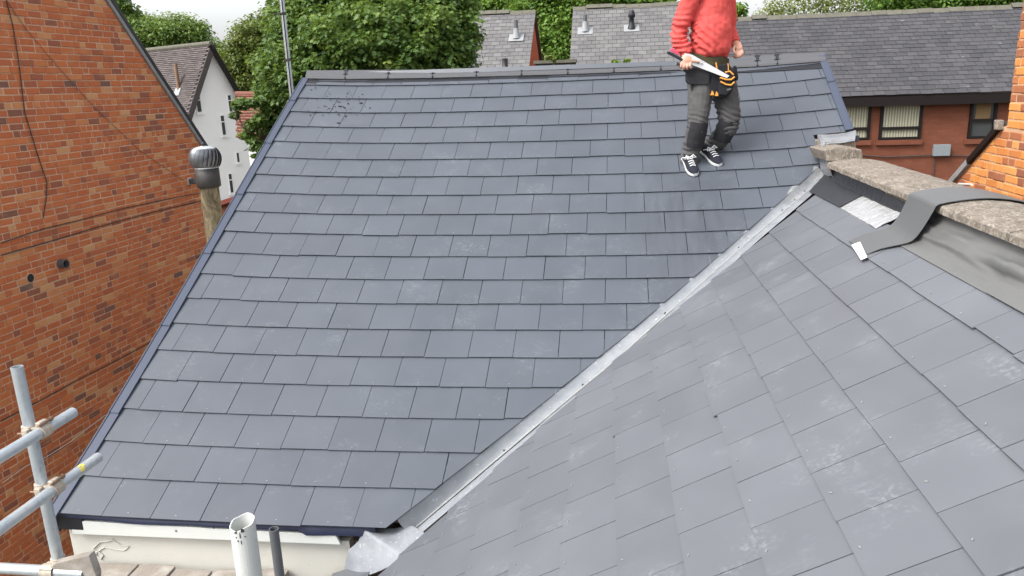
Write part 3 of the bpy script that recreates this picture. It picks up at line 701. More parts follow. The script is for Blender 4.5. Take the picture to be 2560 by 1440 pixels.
# lead wrapped round the steps
def lead_patch(rail_a, rail_b, name='lead_flashing'):
    """sheet between two rails of points, dressed uneven"""
    n = len(rail_a); P = []
    for i in range(n):
        P.append([rail_a[i] * (1 - t) + rail_b[i] * t + np.array([0, -1, 1]) * 0.012 * math.sin(math.pi * t) * (1 + mnoise.noise(Vector((i * 0.9, t * 4, 2)))) for t in np.linspace(0, 1, 7)])
    Q = []
    for i in range(n - 1):
        for t in (0, 0.25, 0.5, 0.75): Q.append([P[i][j] * (1 - t) + P[i+1][j] * t + N1 * 0.004 * mnoise.noise(Vector((i + t, j * 0.8, 5))) for j in range(7)])
    Q.append(P[-1]); m = MB(); m.grid(Q, 0.004, (0, -0.7, 0.7)); return m.build(name, MAT['lead2'], PARA)
on1 = lambda x, y, h: S1(*inv(S1, x, y, g=(16, 6)), h)
lead_patch([on1(x, y, 0.03) for x, y in ((2043, 344), (2070, 344), (2105, 341), (2137, 333))], [atY(x, y, 6.47) for x, y in ((2054, 364), (2074, 359), (2106, 357), (2137, 352))])
lead_patch([on1(x, y, 0.03) for x, y in ((2042, 344), (2043, 375), (2047, 408), (2050, 430), (2062, 446))], [atY(x, y, Y_) for x, y, Y_ in ((2062, 356, 6.47), (2062, 385, 6.2), (2070, 410, 6.13), (2078, 432, 6.13), (2084, 446, 6.13))])
m = MB(); c = atY(2137, 340, 6.88); m.box((c[0] - 0.02, 6.86, c[2] - 0.05), (c[0] + 0.03, 6.95, c[2] + 0.005)); m.build('verge_end_cap', MAT['trim'], PARA)

# loose strip of flashing over the coping
sA, sB = inv(S2, 2143, 604, g=(3, 0)), inv(S2, 2174, 645, g=(4, 0))
yA, yB = 4.42, 4.02
lo = (S2(*sA) + S2(*sB)) / 2
prof = [(lo[0] - 0.03, lo[2] + 0.013), (1.42, None), (1.49, None), (1.535, -0.848), (1.565, -0.79), (1.585, -0.725), (1.598, -0.672), (1.612, -0.648), (1.70, -0.630), (1.82, -0.620), (1.93, -0.628), (2.02, -0.648), (2.045, -0.672), (2.052, -0.76), (2.056, -0.86)]
P = []
for x, z in prof:
    row = []
    for t in np.linspace(0, 1, 9):
        f = max(0.0, min(1.0, (x - lo[0]) / (1.60 - lo[0])))
        y = (S2(*sA)[1] + (S2(*sB)[1] - S2(*sA)[1]) * t) * (1 - f) + (yA + (yB - yA) * t) * f
        zz = z if z is not None else S2(4, (O2[0] - x) / (abs(E2[0]) * G2))[2] + 0.028
        bulge = 0.004 * math.sin(t * math.pi); row.append((x - (0.018 * t * math.exp(-((x - 1.57) / 0.05) ** 2)), y, zz + bulge))
    P.append(row)
PS = np.array(P, float); Q = []
for i in range(len(PS) - 1):
    for t in (0, 0.5): 
        p0, p1, p2, p3 = PS[max(i-1, 0)], PS[i], PS[i+1], PS[min(i+2, len(PS)-1)]
        Q.append(0.5 * ((2*p1) + (-p0 + p2)*t + (2*p0 - 5*p1 + 4*p2 - p3)*t*t + (-p0 + 3*p1 - 3*p2 + p3)*t**3))
Q.append(PS[-1])
ST = thing('flashing_strip', 'loose grey flashing strip draped across the stone coping onto the slates', 'flashing', (lo[0], lo[1], lo[2]))
m = MB(); m.grid(Q, 0.004, (0, 0, 1)); m.build('strip', MAT['strip'], ST)
cl = [(2128, 612), (2150, 604), (2168, 642), (2152, 649)]
q = [hit(*p_, S2(4, 0, 0.036), N2) for p_ in cl]; m = MB(); m.prism(q, [a - N2 * 0.004 for a in q]); m.build('metal_clip', MAT['upvc'], ST, bevel=0.002)
# ------------------------------------------------------------------ neighbour's brick gable on the left
AW = math.radians(3); NW = np.array([math.cos(AW), -math.sin(AW), 0]); TW = np.array([math.sin(AW), math.cos(AW), 0]); OW = -7.3 * NW; ZV = np.array([0, 0, 1.0])
def W(s_, z, h=0.0): return OW + TW * s_ + ZV * z + NW * h
def invW(px, py): X = hit(px, py, OW, NW); return X @ TW, X[2]
gA, gB = invW(270, 0), invW(505, 360)
slope = (gB[1] - gA[1]) / (gB[0] - gA[0]); s_end = 11.66; s_apex = 7.0
def gable_z(s_): return gA[1] + slope * (max(s_, s_apex) - gA[0]) if s_ >= s_apex else gA[1] + slope * (s_apex - gA[0]) - abs(slope) * (s_apex - s_)
NEI = thing('brick_gable_house', 'neighbouring house with tall red brick gable wall beside the driveway gap', 'house', W(7.5, -7.6, -3))
out = [(s_end, -7.6), (s_end, gable_z(s_end)), (s_apex, gable_z(s_apex)), (1.9, gable_z(1.9)), (1.9, -7.6)]
m = MB(); m.prism([W(a, z, 0) for a, z in out], [W(a, z, -0.3) for a, z in out]); m.build('gable_wall', MAT['mortar'], NEI)
# roof slopes behind the verge
for (a, b) in ((s_end + 0.04, s_apex), (s_apex, 1.6)):
    za, zb = gable_z(a) + 0.03, gable_z(b) + 0.03; q = [W(a, za, 0.03), W(b, zb, 0.03), W(b, zb, -9), W(a, za, -9)]; nn = np.cross(q[1] - q[0], q[2] - q[0]); nn /= np.linalg.norm(nn); nn = nn if nn[2] > 0 else -nn
    m = MB(); m.prism([p_ + nn * 0.05 for p_ in q], q); m.build('roof_slope', MAT['farslate'], NEI)
m = MB(); q0, q1 = W(s_end + 0.03, gable_z(s_end + 0.03) - 0.01, 0.012), W(s_apex, gable_z(s_apex) - 0.01, 0.012); d = (q1 - q0) / 2; up = np.cross(NW, d); up /= np.linalg.norm(up); up = up if up[2] > 0 else -up
m.obox((q0 + q1) / 2 - up * 0.02, d, NW * 0.02, up * 0.028); m.build('verge_mortar', MAT['fillet'], NEI)
# bricks, one by one
def lay_bricks(place, s0, s1, z0, z1, course, keep, header=0.18, stretcher=0.228, hd=0.110, joint=0.011, tonef=None, proud=0.006):
    L = []; n = int((z1 - z0) / course)
    for c in range(n):
        z = z0 + c * course; s_ = s0 - random.uniform(0, stretcher)
        allhead = (c % 6 == 5)
        while s_ < s1:
            l = hd if (random.random() < (0.75 if allhead else header)) else stretcher
            l *= random.uniform(0.97, 1.03); j = lambda a: random.uniform(-a, a)
            poly = [(s_, z + j(.003)), (s_ + l - joint, z + j(.003)), (s_ + l - joint, z + course - joint + j(.003)), (s_, z + course - joint + j(.003))]
            s_ += l
            for h in keep: poly = clip_half(poly, *h) if len(poly) >= 3 else poly
            if len(poly) >= 3: L.append((poly, tonef(), proud + j(.004)))
    return L
def tone_left():
    r = random.random()
    return random.uniform(0.0, 0.05) if r < 0.015 else random.uniform(0.08, 0.26) if r < 0.12 else random.uniform(0.88, 1.0) if r < 0.23 else min(0.86, max(0.22, random.gauss(0.58, 0.14)))
def clipgable():
    a = half_through((s_apex, gable_z(s_apex) - 0.03), (s_end, gable_z(s_end) - 0.03), (s_apex, -7)); b = half_through((s_apex, gable_z(s_apex) - 0.03), (1.9, gable_z(1.9) - 0.03), (s_apex, -7)); return [a, b, (1, 0, s_end)]
bricks = lay_bricks(W, 3.2, s_end, -7.2, gable_z(s_apex), 0.080, clipgable(), stretcher=0.214, hd=0.105, tonef=tone_left)
def put_bricks(bricks, place, parent, mat, seen, most=300):
    area = []
    for poly, t, h in bricks:
        P = proj([place(a, b, h) for a, b in poly]); c = P.mean(0)
        ok = 0 < c[0] < 2560 and 0 < c[1] < 1440 and seen(c)
        x, y = P[:, 0], P[:, 1]; area.append(0.5 * abs(np.dot(x, np.roll(y, -1)) - np.dot(y, np.roll(x, -1))) if ok else 0)
    order = np.argsort(area)[::-1]; big = set(int(i) for i in order[:most] if area[i] > 60)
    rest = MB()
    for i, (poly, t, h) in enumerate(bricks):
        c2 = np.mean(poly, axis=0); 
        inner = [(c2[0] + (a - c2[0]) * (1 - 0.010 / 0.11), c2[1] + (b - c2[1]) * (1 - 0.012 / 0.07)) for a, b in poly]
        front = [place(a, b, h) for a, b in inner]; back = [place(a, b, h - 0.004) for a, b in poly]; deep = [place(a, b, -0.01) for a, b in poly]; n = len(poly)
        nr = np.cross(front[1] - front[0], front[2] - front[0]); flip = nr @ (place(0, 0, 1) - place(0, 0, 0)) < 0
        V = front + back + deep; F = [tuple(range(n))] + [(k, n + k, n + (k+1) % n, (k+1) % n) for k in range(n)] + [(n + k, 2*n + k, 2*n + (k+1) % n, n + (k+1) % n) for k in range(n)]
        if flip: F = [tuple(reversed(f)) for f in F]
        if i in big:
            q = MB(); q.add(V, F, t); c = np.mean(front, axis=0); me = q.mesh('brick', c, True); o = link_mesh('brick', me, parent, mat); o.location = c - base_of(parent)
        else: rest.add(V, F, t)
    if rest.v: rest.build('bricks', mat, parent, tone=True, kind='stuff')
    return len(big)
verge_x = lambda y: np.interp(y, [205, 632, 1290], [752, 500, 140])
nb = put_bricks(bricks, W, NEI, MAT['brick'], lambda c: c[0] < verge_x(c[1]) - 6 and not (c[0] < 260 and c[1] > 1000 and False))
print('bricks', len(bricks), nb)
# vents, lamp and cables on the wall
for px, py, col in ((75, 695, 'hole'), (150, 660, 'pipe')):
    s_, z = invW(px, py); c = W(s_, z, 0)
    t = thing('wall_vent', 'round black vent hole in the brick gable' if col == 'hole' else 'short round vent pipe with grey rim in the brick gable', 'vent', c)
    m = MB()
    if col == 'hole': m.lathe(c + NW * 0.004, [(0.052, 0), (0.052, 0.005)], 18, NW); m.build('opening', MAT['black'], t); m = MB(); m.tube([c + NW * 0.006 + 0.055 * (TW * math.cos(a) + ZV * math.sin(a)) for a in np.linspace(0, 2 * math.pi, 19)], 0.006, 5); m.build('rim', MAT['mortar'], t)
    else: m.pipe(c - NW * 0.02, c + NW * 0.09, 0.056, 0.048); m.build('collar', MAT['pvc'], t); m = MB(); m.lathe(c + NW * 0.02, [(0.047, 0), (0.047, 0.01)], 18, NW); m.build('opening', MAT['black'], t)
s_, z = invW(472, 453); c = W(s_, z)
t = thing('wall_lamp', 'small dark bulkhead lamp on a pale back plate, on the brick gable', 'lamp', c)
m = MB(); m.obox(c + NW * 0.012, TW * 0.045, NW * 0.012, ZV * 0.055); m.build('back_plate', MAT['fascia'], t)
m = MB(); m.obox(c + NW * 0.075, TW * 0.05, NW * 0.05, ZV * 0.045); m.build('housing', MAT['pvc'], t, bevel=0.02)
def cable(pix, r, mat, label, h=0.02, sag=0.0):
    P = []
    for i in range(len(pix) - 1):
        for tt in np.linspace(0, 1, 5)[: 5 if i == len(pix) - 2 else 4]:
            x, y = pix[i][0] + (pix[i+1][0] - pix[i][0]) * tt, pix[i][1] + (pix[i+1][1] - pix[i][1]) * tt
            s_, z = invW(x, y); P.append(W(s_, z, h + 0.004 * mnoise.noise(Vector((s_ * 3, z * 3, 0)))))
    m = MB(); m.tube(P, r, 5); return m.single('cable', mat, label, 'cable')
cable([(12, 0), (30, 70), (48, 190), (58, 280), (90, 385), (114, 455), (112, 500), (104, 546)], 0.006, MAT['soot'], 'dark cable running down the brick gable and ending above the cable pair')
cable([(14, 2), (60, 70), (135, 160), (230, 265), (345, 375), (455, 450)], 0.004, MAT['bolt'], 'thin cable slanting down the brick gable to the wall lamp')
cable([(0, 607), (105, 572), (190, 552), (300, 522), (420, 497), (512, 480)], 0.0065, MAT['soot'], 'upper of two black cables clipped along the brick gable')
cable([(0, 638), (120, 604), (240, 568), (380, 530), (518, 498)], 0.0075, MAT['soot'], 'lower of two black cables clipped along the brick gable')
cable([(0, 1052), (90, 1005), (190, 950), (290, 900), (405, 838)], 0.0065, MAT['soot'], 'thin black strip painting a ledge shadow, low on the brick gable behind the scaffold tubes')  # dark tube added to draw the shadow line of a ledge
cable([(0, 1207), (60, 1165), (110, 1142), (170, 1105), (215, 1070), (255, 1040), (292, 1024)], 0.0045, MAT['fascia'], 'slack white cable low on the brick gable behind the scaffold', 0.03)

# ------------------------------------------------------------------ flue with wind-driven turbine cowl
d = ray(530, 470); F0 = d * 7.35 / d[1] * 0.95; fx, fy = F0[0], F0[1]
kz = lambda px, py: atY(px, py, fy)[2]
zc0, zc1, zt, zk = kz(520, 455), kz(519, 423), kz(514, 420), kz(513, 368)
fx = atY(519, 440, fy)[0]; sc = fy / FPX * 1.03
FL = thing('flue', 'stained round flue pipe topped by a sooty spinning turbine cowl', 'flue', (fx, fy, -7.6))
m = MB(); m.tube([(fx, fy, -7.6), (fx, fy, zc0 + 0.05)], 24 * sc, 20); m.build('flue_pipe', MAT['flue'], FL)
m = MB(); m.lathe((fx, fy, zc0), [(27 * sc, -0.05), (30 * sc, -0.04), (30 * sc, zt - zc0), (26 * sc, zt - zc0)], 22); m.build('collar', MAT['soot'], FL)
hh = zk - zt; R_ = 40 * sc
m = MB(); m.lathe((fx, fy, zt), [(29 * sc, -0.01), (30 * sc, 0.012), (28 * sc, 0.016)], 24); m.build('base_ring', MAT['vent_light'], FL)
m = MB(); m.lathe((fx, fy, zk - 0.02), [(28 * sc, 0), (24 * sc, 0.018), (8 * sc, 0.03), (0.02, 0.034)], 24); m.build('cap', MAT['vent_light'], FL)
m = MB(); m.lathe((fx, fy, zk + 0.01), [(0.012, 0), (0.022, 0.012), (0.022, 0.026), (0.010, 0.036)], 10); m.build('knob', MAT['black'], FL)
NBL = 22
for k in range(NBL):
    a0 = 2 * math.pi * k / NBL; P = []
    for t in np.linspace(0, 1, 9):
        r_ = R_ * (0.70 + 0.30 * math.sin(math.pi * min(1, max(0, t * 0.92 + 0.06))) ** 0.6); z = zt + 0.01 + (hh - 0.02) * t; row = []
        for w_ in np.linspace(0, 1, 4):
            a = a0 + (w_ * 0.36) + 0.32 * (t - 0.5); rr = r_ * (1.0 - 0.13 * w_ ** 1.4); row.append((fx + rr * math.cos(a), fy + rr * math.sin(a), z))
        P.append(row)
    m = MB(); m.grid(P, 0.0015, (0, 0, 1)); m.build('blade', MAT['vent'], FL)

# ------------------------------------------------------------------ scaffold corner
def tubeY(pixfar, X, ynear): 
    q = atX(*pixfar, X); return q, np.array([X, ynear, q[2]])
PX, PY = -2.50, 2.70
d = ray(92, 1150); PXY = d * 3.3; PX, PY = PXY[0], PXY[1]
topz = atY(46, 917, PY)[2]; botz = atY(150, 1398, PY)[2]
SCF = thing('scaffold', 'galvanised scaffold corner of one upright and two rails beside the verge', 'scaffold', (PX, PY, -7.6))
rt = 0.0242
m = MB(); m.pipe((PX, PY, -7.6), (PX, PY, topz), rt, rt - 0.004); m.build('upright', MAT['galv'], SCF)
XRl = PX + 2 * rt + 0.012
rails = []
for (px, py), nm in (((183, 1031), 'rail'), ((246, 1143), 'rail')):
    e_ = atX(px, py, XRl); m = MB(); m.pipe((XRl, -0.6, e_[2] + (0.0)), (XRl, e_[1], e_[2]), rt, rt - 0.004); o = m.build('rail', MAT['galv'], SCF); rails.append(e_)
    if py > 1100:
        q = np.array([XRl, e_[1] - 0.13, e_[2]]); mm = MB(); [mm.obox(q + np.array([math.sin(a) * (rt + 0.0006), random.uniform(-0.012, 0.012), math.cos(a) * (rt + 0.0006)]), (math.cos(a) * 0.006, 0, -math.sin(a) * 0.006), (0, random.uniform(0.006, 0.015), 0), (math.sin(a) * 0.0008, 0, math.cos(a) * 0.0008)) for a in (0.1, 0.45, 0.8, 1.1)]; mm.build('paint_mark', MAT['yellow'], o)
    # coupler: two collars, swivel body, two bolts
    c1 = np.array([PX, PY, e_[2]]); c2 = np.array([XRl, PY, e_[2]])
    cp_ = MB(); cp_.tube([c1 + (0, 0, -0.026), c1 + (0, 0, 0.026)], rt + 0.007, 16); cp_.tube([c2 + (0, -0.026, 0), c2 + (0, 0.026, 0)], rt + 0.007, 16)
    cp_.obox((c1 + c2) / 2, (0.02, 0, 0), (0, 0.022, 0), (0, 0, 0.022)); cp_.obox(c2 + (0.0, 0.0, rt + 0.012), (0.012, 0, 0), (0, 0.024, 0), (0, 0, 0.010)); cp_.obox(c1 + (0.01, -rt - 0.012, 0), (0.014, 0, 0), (0, 0.011, 0), (0, 0, 0.022))
    co = cp_.build('coupler', MAT['coupler'], SCF, bevel=0.003)
    for a, b in ((c2 + (0.012, -0.034, rt + 0.012), c2 + (0.012, 0.05, rt + 0.014)), (c1 + (-0.03, -rt - 0.012, 0.0), c1 + (0.05, -rt - 0.014, 0.004))):
        bb = MB(); bb.tube([a, b], 0.0055, 8); dd = (b - a) / np.linalg.norm(b - a); bb.tube([b - dd * 0.018, b - dd * 0.004], 0.011, 6); bb.build('bolt', MAT['bolt'], co)
# short transom at the foot with its coupler
tz = botz - 0.02; q1 = np.array([PX + 0.10, PY + 0.02, tz]); 
a = atZ(120, 1395, tz + 0.0); b = atZ(198, 1375, tz)
m = MB(); m.pipe((PX - 0.35, PY - rt * 2 - 0.01, tz), (PX + 0.17, PY - rt * 2 - 0.01, tz), rt, rt - 0.004); m.build('transom', MAT['galv'], SCF)
m = MB(); m.tube([(PX, PY, tz - 0.03), (PX, PY, tz + 0.03)], rt + 0.007, 16); m.tube([(PX - 0.03, PY - rt*2 - 0.01, tz), (PX + 0.03, PY - rt*2 - 0.01, tz)], rt + 0.008, 16); m.obox((PX, PY - rt - 0.03, tz + 0.01), (0.03, 0, 0), (0, 0.03, 0), (0, 0, 0.014)); m.build('coupler', MAT['coupler'], SCF)
# boards butting against the white wall, and the toe board on edge
ZB = -2.685
bx = [atZ(px, 1402, ZB)[0] for px in (238, 338, 362, 432, 460, 545, 565, 640, 726)]
groups = 'scaffold boards against the white wall'
edges = [(atZ(236, 1402, ZB)[0], atZ(357, 1400, ZB)[0]), (atZ(364, 1398, ZB)[0], atZ(455, 1400, ZB)[0]), (atZ(460, 1396, ZB)[0], atZ(552, 1400, ZB)[0]), (atZ(556, 1399, ZB)[0], atZ(640, 1404, ZB)[0]), (atZ(645, 1408, ZB)[0], atZ(733, 1412, ZB)[0])]
labs = ['pale scaffold board nearest the cracked render patch', 'scaffold board with a split middle beside the pale one', 'reddish scaffold board with a flaking end', 'scaffold board behind the white soil pipe', 'last scaffold board, behind the narrow grey pipe']
for (a, b), lb in zip(edges, labs):
    m = MB(); yv = 3.615 + random.uniform(-0.02, 0.01); n = 6; P = []
    dz = random.uniform(-0.006, 0.006); sk = random.uniform(-0.004, 0.004)
    V0 = [(a + 0.004, yv, ZB + dz), (b - 0.004, yv + sk * 3, ZB + dz), (b - 0.004, 1.0, ZB + dz), (a + 0.004, 1.0, ZB + dz)]
    m.prism(V0, [(x, y, z - 0.038) for x, y, z in V0]); m.single('scaffold_board', MAT['wood'], lb, 'board', groups, bevel=0.004)
m = MB(); c0 = atZ(100, 1440, -2.60); f0 = atY(196, 1392, 3.0)
tb = [atY(*q, 2.62) for q in ((138, 1408), (222, 1388), (240, 1440), (236, 1490), (92, 1490), (98, 1442))]
m.prism(tb, [q + np.array([0.0, 0.04, 0.0]) for q in tb]); m.single('toe_board', MAT['wood'], 'pale worn toe board on edge at the foot of the scaffold upright', 'board', bevel=0.004)
# soil pipe and narrow grey pipe
d = ray(605, 1305) * 3.42; R_ = 0.056
t = thing('soil_pipe', 'thick white painted soil pipe with open ragged top', 'pipe', (d[0], d[1], -7.6))
m = MB(); n = 28; ro, ri = R_, R_ - 0.005; V = []; ztop = d[2]
def ragged(k): return ztop + 0.014 * math.sin(2*math.pi*k/n + 0.6) + 0.003 * math.sin(5 * 2*math.pi*k/n)
ring = lambda r_, zf: [(d[0] + r_*math.cos(2*math.pi*k/n), d[1] + r_*math.sin(2*math.pi*k/n), zf(k)) for k in range(n)]
V = ring(ro, lambda k: -7.6) + ring(ro, ragged) + ring(ri, ragged) + ring(ri, lambda k: ztop - 0.6)
F = [(i*n + k, i*n + (k+1) % n, (i+1)*n + (k+1) % n, (i+1)*n + k) for i in range(3) for k in range(n)] + [tuple(range(3*n, 4*n))]
m.add(V, F, smooth=False); m.build('pipe', MAT['white_pipe'], t)
m = MB()
for _ in range(16):
    a = -math.pi / 2 + random.gauss(0.2, 0.25); z = ztop - abs(random.gauss(0.0, 0.03)) - 0.006; c = np.array([d[0] + (ro + 0.0004) * math.cos(a), d[1] + (ro + 0.0004) * math.sin(a), z]); m.obox(c, np.array([-math.sin(a), math.cos(a), 0]) * random.uniform(0.001, 0.004), (0, 0, random.uniform(0.002, 0.009)), np.array([math.cos(a), math.sin(a), 0]) * 0.0008)
m.build('peeled_spot', MAT['soot'], t, kind='stuff')
d2 = ray(684, 1322) * 3.2
t = thing('overflow_pipe', 'narrow dark grey plastic pipe standing open beside the white soil pipe', 'pipe', (d2[0], d2[1], -7.6))
m = MB(); m.pipe((d2[0], d2[1], -7.6), d2, 0.0205, 0.0165); m.build('pipe', MAT['pvc'], t)
# mast behind the left verge
d = ray(715, 100); d = d * 8.9 / d[1]
t = thing('aerial_mast', 'tall galvanised mast with strap clamps behind the left verge', 'mast', (d[0], d[1], -7.6))
m = MB(); m.tube([(d[0], d[1], -7.6), (d[0], d[1], 3.2)], 0.028, 14); m.build('pole', MAT['galv'], t)
m = MB(); m.tube([(d[0] + 0.012, d[1] - 0.03, -4), (d[0] + 0.012, d[1] - 0.03, 3.2)], 0.007, 6); m.build('down_lead', MAT['black'], t)
for py in (34, 150):
    z = atY(715, py, d[1])[2]; m = MB(); m.lathe((d[0], d[1], z - 0.015), [(0.030, 0), (0.034, 0.004), (0.034, 0.026), (0.030, 0.03)], 14); m.obox((d[0] - 0.05 if py < 90 else d[0], d[1] - 0.03, z), (0.03, 0, 0), (0, 0.008, 0), (0, 0, 0.008)); m.build('strap_clamp', MAT['soot'], t)

# ------------------------------------------------------------------ right: orange brick gable with chimney breast
XO = 3.5
def Wr(s_, z, h=0.0): return np.array([XO - h, s_, z])
pR = [atX(*q, XO) for q in ((2508, 318), (2378, 466), (2520, 300), (2556, 40))]
ORG = thing('orange_brick_house', 'neighbouring gable of bright orange brick with chimney breast, behind the stone coping', 'house', (XO + 2, 6, -7.6))
e0, e1 = pR[1], pR[0]; sl_ = (e1[2] - e0[2]) / (e1[1] - e0[1]); yE = e0[1] + 0.9; zE = e0[2] + sl_ * 0.9
ych = pR[2][1]
gp = [(yE, -7.6), (yE, zE), (e1[1] - 0.0, e1[2]), (ych, e1[2] + 0.02), (ych - 0.03, 2.6), (ych - 1.3, 2.6), (ych - 1.3, e1[2] + 0.8), (1.0, -3.0), (1.0, -7.6)]
m = MB(); m.prism([Wr(a, z) for a, z in gp], [Wr(a, z, -0.35) for a, z in gp]); m.build('gable_wall', MAT['mortar2'], ORG)
keepR = [half_through((e0[1], e0[2] - 0.03), (e1[1], e1[2] - 0.03), (e0[1] - 2, e0[2]))]
tone_r = lambda: random.choice((random.uniform(0.0, 0.3), random.uniform(0.45, 1.0), random.uniform(0.55, 1.0)))
br = lay_bricks(Wr, 5.4, yE, -2.6, e1[2], 0.076, keepR, 0.42, tonef=tone_r)
br += lay_bricks(Wr, 5.4, ych, e1[2], 2.55, 0.076, [(1, 0, ych), (-1, 0, -(ych - 1.28))], 0.42, tonef=tone_r)
nb2 = put_bricks(br, Wr, ORG, MAT['brick2'], lambda c: c[0] > 2370 and c[1] < 560, 220)
# verge fillet, dark verge board and roof slope behind
a, b = Wr(yE, zE, 0.012), Wr(e1[1], e1[2], 0.012); dd = (b - a); mid = e0 + (e1 - e0) * 0.42 - np.array([0.012, 0, 0])
up = np.cross((1, 0, 0), dd); up /= np.linalg.norm(up); up = up if up[2] > 0 else -up
m = MB(); m.obox((a + mid) / 2 + up * 0.02, (mid - a) / 2, (0.03, 0, 0), up * 0.03); m.build('verge_fillet', MAT['fillet'], ORG)
m = MB(); m.obox((mid + b) / 2 + up * 0.02, (b - mid) / 2, (0.03, 0, 0), up * 0.028); m.build('verge_board', MAT['darkframe'], ORG)
q = [a + up * 0.06, b + up * 0.06, b + up * 0.06 + (6, 0, 0), a + up * 0.06 + (6, 0, 0)]; m = MB(); m.prism(q, [p_ - up * 0.05 for p_ in q]); m.build('roof_slope', MAT['farslate'], ORG)
m = MB(); c = Wr(e1[1] + 0.02, e1[2] + 0.02, 0.03); m.obox(c, (0.035, 0, 0), (0, 0.03, 0.0), (0, 0.01, 0.045)); m.build('mortar_lump', MAT['stone'], ORG, bevel=0.012)
c = atX(2418, 461, XO - 0.02); m = MB(); m.tube([atX(2398, 460, XO - 0.02), atX(2430, 462, XO - 0.09)], 0.013, 10); m.single('overflow_spout', MAT['white_pipe'], 'short white overflow pipe sticking out of the orange brick wall', 'pipe')
# dark downpipe by the chimney corner
p0, p1 = atX(2519, 296, XO + 0.1), atX(2530, 190, XO + 0.1)

# ------------------------------------------------------------------ long brick building with old slate roof
YB, YR = 23.0, 27.0
zE_ = -0.64; zR = 1.82; X0b, X1b = 2.75, 13.6
LB = thing('brick_block', 'long red brick block with old grey slate roof and dark framed windows', 'building', (8, 25, -7.6))
m = MB(); m.box((X0b, YB + 0.35, -7.6), (X1b, YB + 8, zE_ - 0.16)); m.build('wall', MAT['farbrick'], LB)
def roof_slates(p00, p10, p01, p11, nu, nv, parent, mat, big, thick=0.012, seen=None, tone=None, wj=0.0):
    """rows of slates on the quad eave-left, eave-right, ridge-left, ridge-right; the biggest in view are parts"""
    p00, p10, p01, p11 = (np.asarray(q, float) for q in (p00, p10, p01, p11)); nn = np.cross(p10 - p00, p01 - p00); nn /= np.linalg.norm(nn); nn = nn if nn[2] > 0 else -nn
    S = lambda u, v: (p00 * (1-u) + p10 * u) * (1-v) + (p01 * (1-u) + p11 * u) * v
    L = []
    for r in range(nv):
        for c in range(-1, nu + 1):
            u0, u1 = (c + (0.5 if r % 2 else 0)) / nu, (c + 1 + (0.5 if r % 2 else 0)) / nu; u0, u1 = max(0, u0), min(1, u1)
            if u1 - u0 < 0.15 / nu: continue
            g_ = 0.02 / nu; v0, v1 = r / nv, min(1.0, (r + 1.12) / nv); j = random.uniform(-0.05, 0.05) / nv; l = random.uniform(0, 0.5) * thick
            q = [S(u0 + g_, v0 + j) + nn * (thick + l), S(u1 - g_, v0 + j) + nn * (thick + l), S(u1 - g_, v1) + nn * 0.002, S(u0 + g_, v1) + nn * 0.002]; q2 = [a_ - nn * thick * 0.8 for a_ in q]
            P = proj(q); cc = P.mean(0); x, y = P[:, 0], P[:, 1]; ar = 0.5 * abs(np.dot(x, np.roll(y, -1)) - np.dot(y, np.roll(x, -1)))
            if not (0 < cc[0] < 2560 and 0 < cc[1] < 1440 and (seen is None or seen(cc))): ar = 0
            L.append((ar, q, q2, tone() if tone else random.random()))
    order = sorted(range(len(L)), key=lambda i: -L[i][0]); bigs = set(i for i in order[:big] if L[i][0] > 80); rest = MB()
    for i, (ar, q, q2, t_) in enumerate(L):
        if i in bigs:
            mb = MB(); mb.prism(q, q2, t_); c = np.mean(q, axis=0); me = mb.mesh('slate', c, True); o = link_mesh('slate', me, parent, mat); o.location = c - base_of(parent)
        else: rest.prism(q, q2, t_)
    if rest.v: rest.build('slates', mat, parent, tone=True, kind='stuff')
    m = MB(); m.add([S(0, 0) - nn*0.004, S(1, 0) - nn*0.004, S(1, 1) - nn*0.004, S(0, 1) - nn*0.004], [(0, 1, 2, 3)]); m.build('roof_deck', MAT['deck'], parent)
roof_slates((X0b - 0.2, YB, zE_), (X1b, YB, zE_), (X0b - 0.2, YR, zR), (X1b, YR, zR), 36, 21, LB, MAT['farslate'], 300, seen=lambda c: c[1] < 240)
m = MB(); q = [(X0b - 0.2, YR, zR), (X1b, YR, zR), (X1b, YR + 4, zE_), (X0b - 0.2, YR + 4, zE_)]; m.prism(q, [(x, y, z - 0.06) for x, y, z in q]); m.build('rear_slope', MAT['farslate'], LB)
m = MB(); m.box((X0b - 0.15, YB + 0.02, zE_ - 0.30), (X1b, YB + 0.34, zE_ - 0.03)); m.build('dark_eaves', MAT['darkframe'], LB)
def ridge_row(x0, x1, y, z, parent, n, mat, slip=()):
    for i in range(n):
        a, b = x0 + (x1 - x0) * i / n, x0 + (x1 - x0) * (i + 1) / n - 0.01; m = MB(); lift = 0.06 if i in slip else random.uniform(0, 0.02)
        q = lambda x: [(x, y - 0.16, z - 0.09 + lift), (x, y - 0.02, z + 0.05 + lift), (x, y + 0.02, z + 0.05 + lift), (x, y + 0.16, z - 0.09 + lift), (x, y, z - 0.02 + lift)]
        m.prism(q(a), q(b)); m.build('ridge_tile', mat, parent)
ridge_row(X0b - 0.2, X1b, YR, zR, LB, 24, MAT['mossy_ridge'], (2, 4, 21, 22))
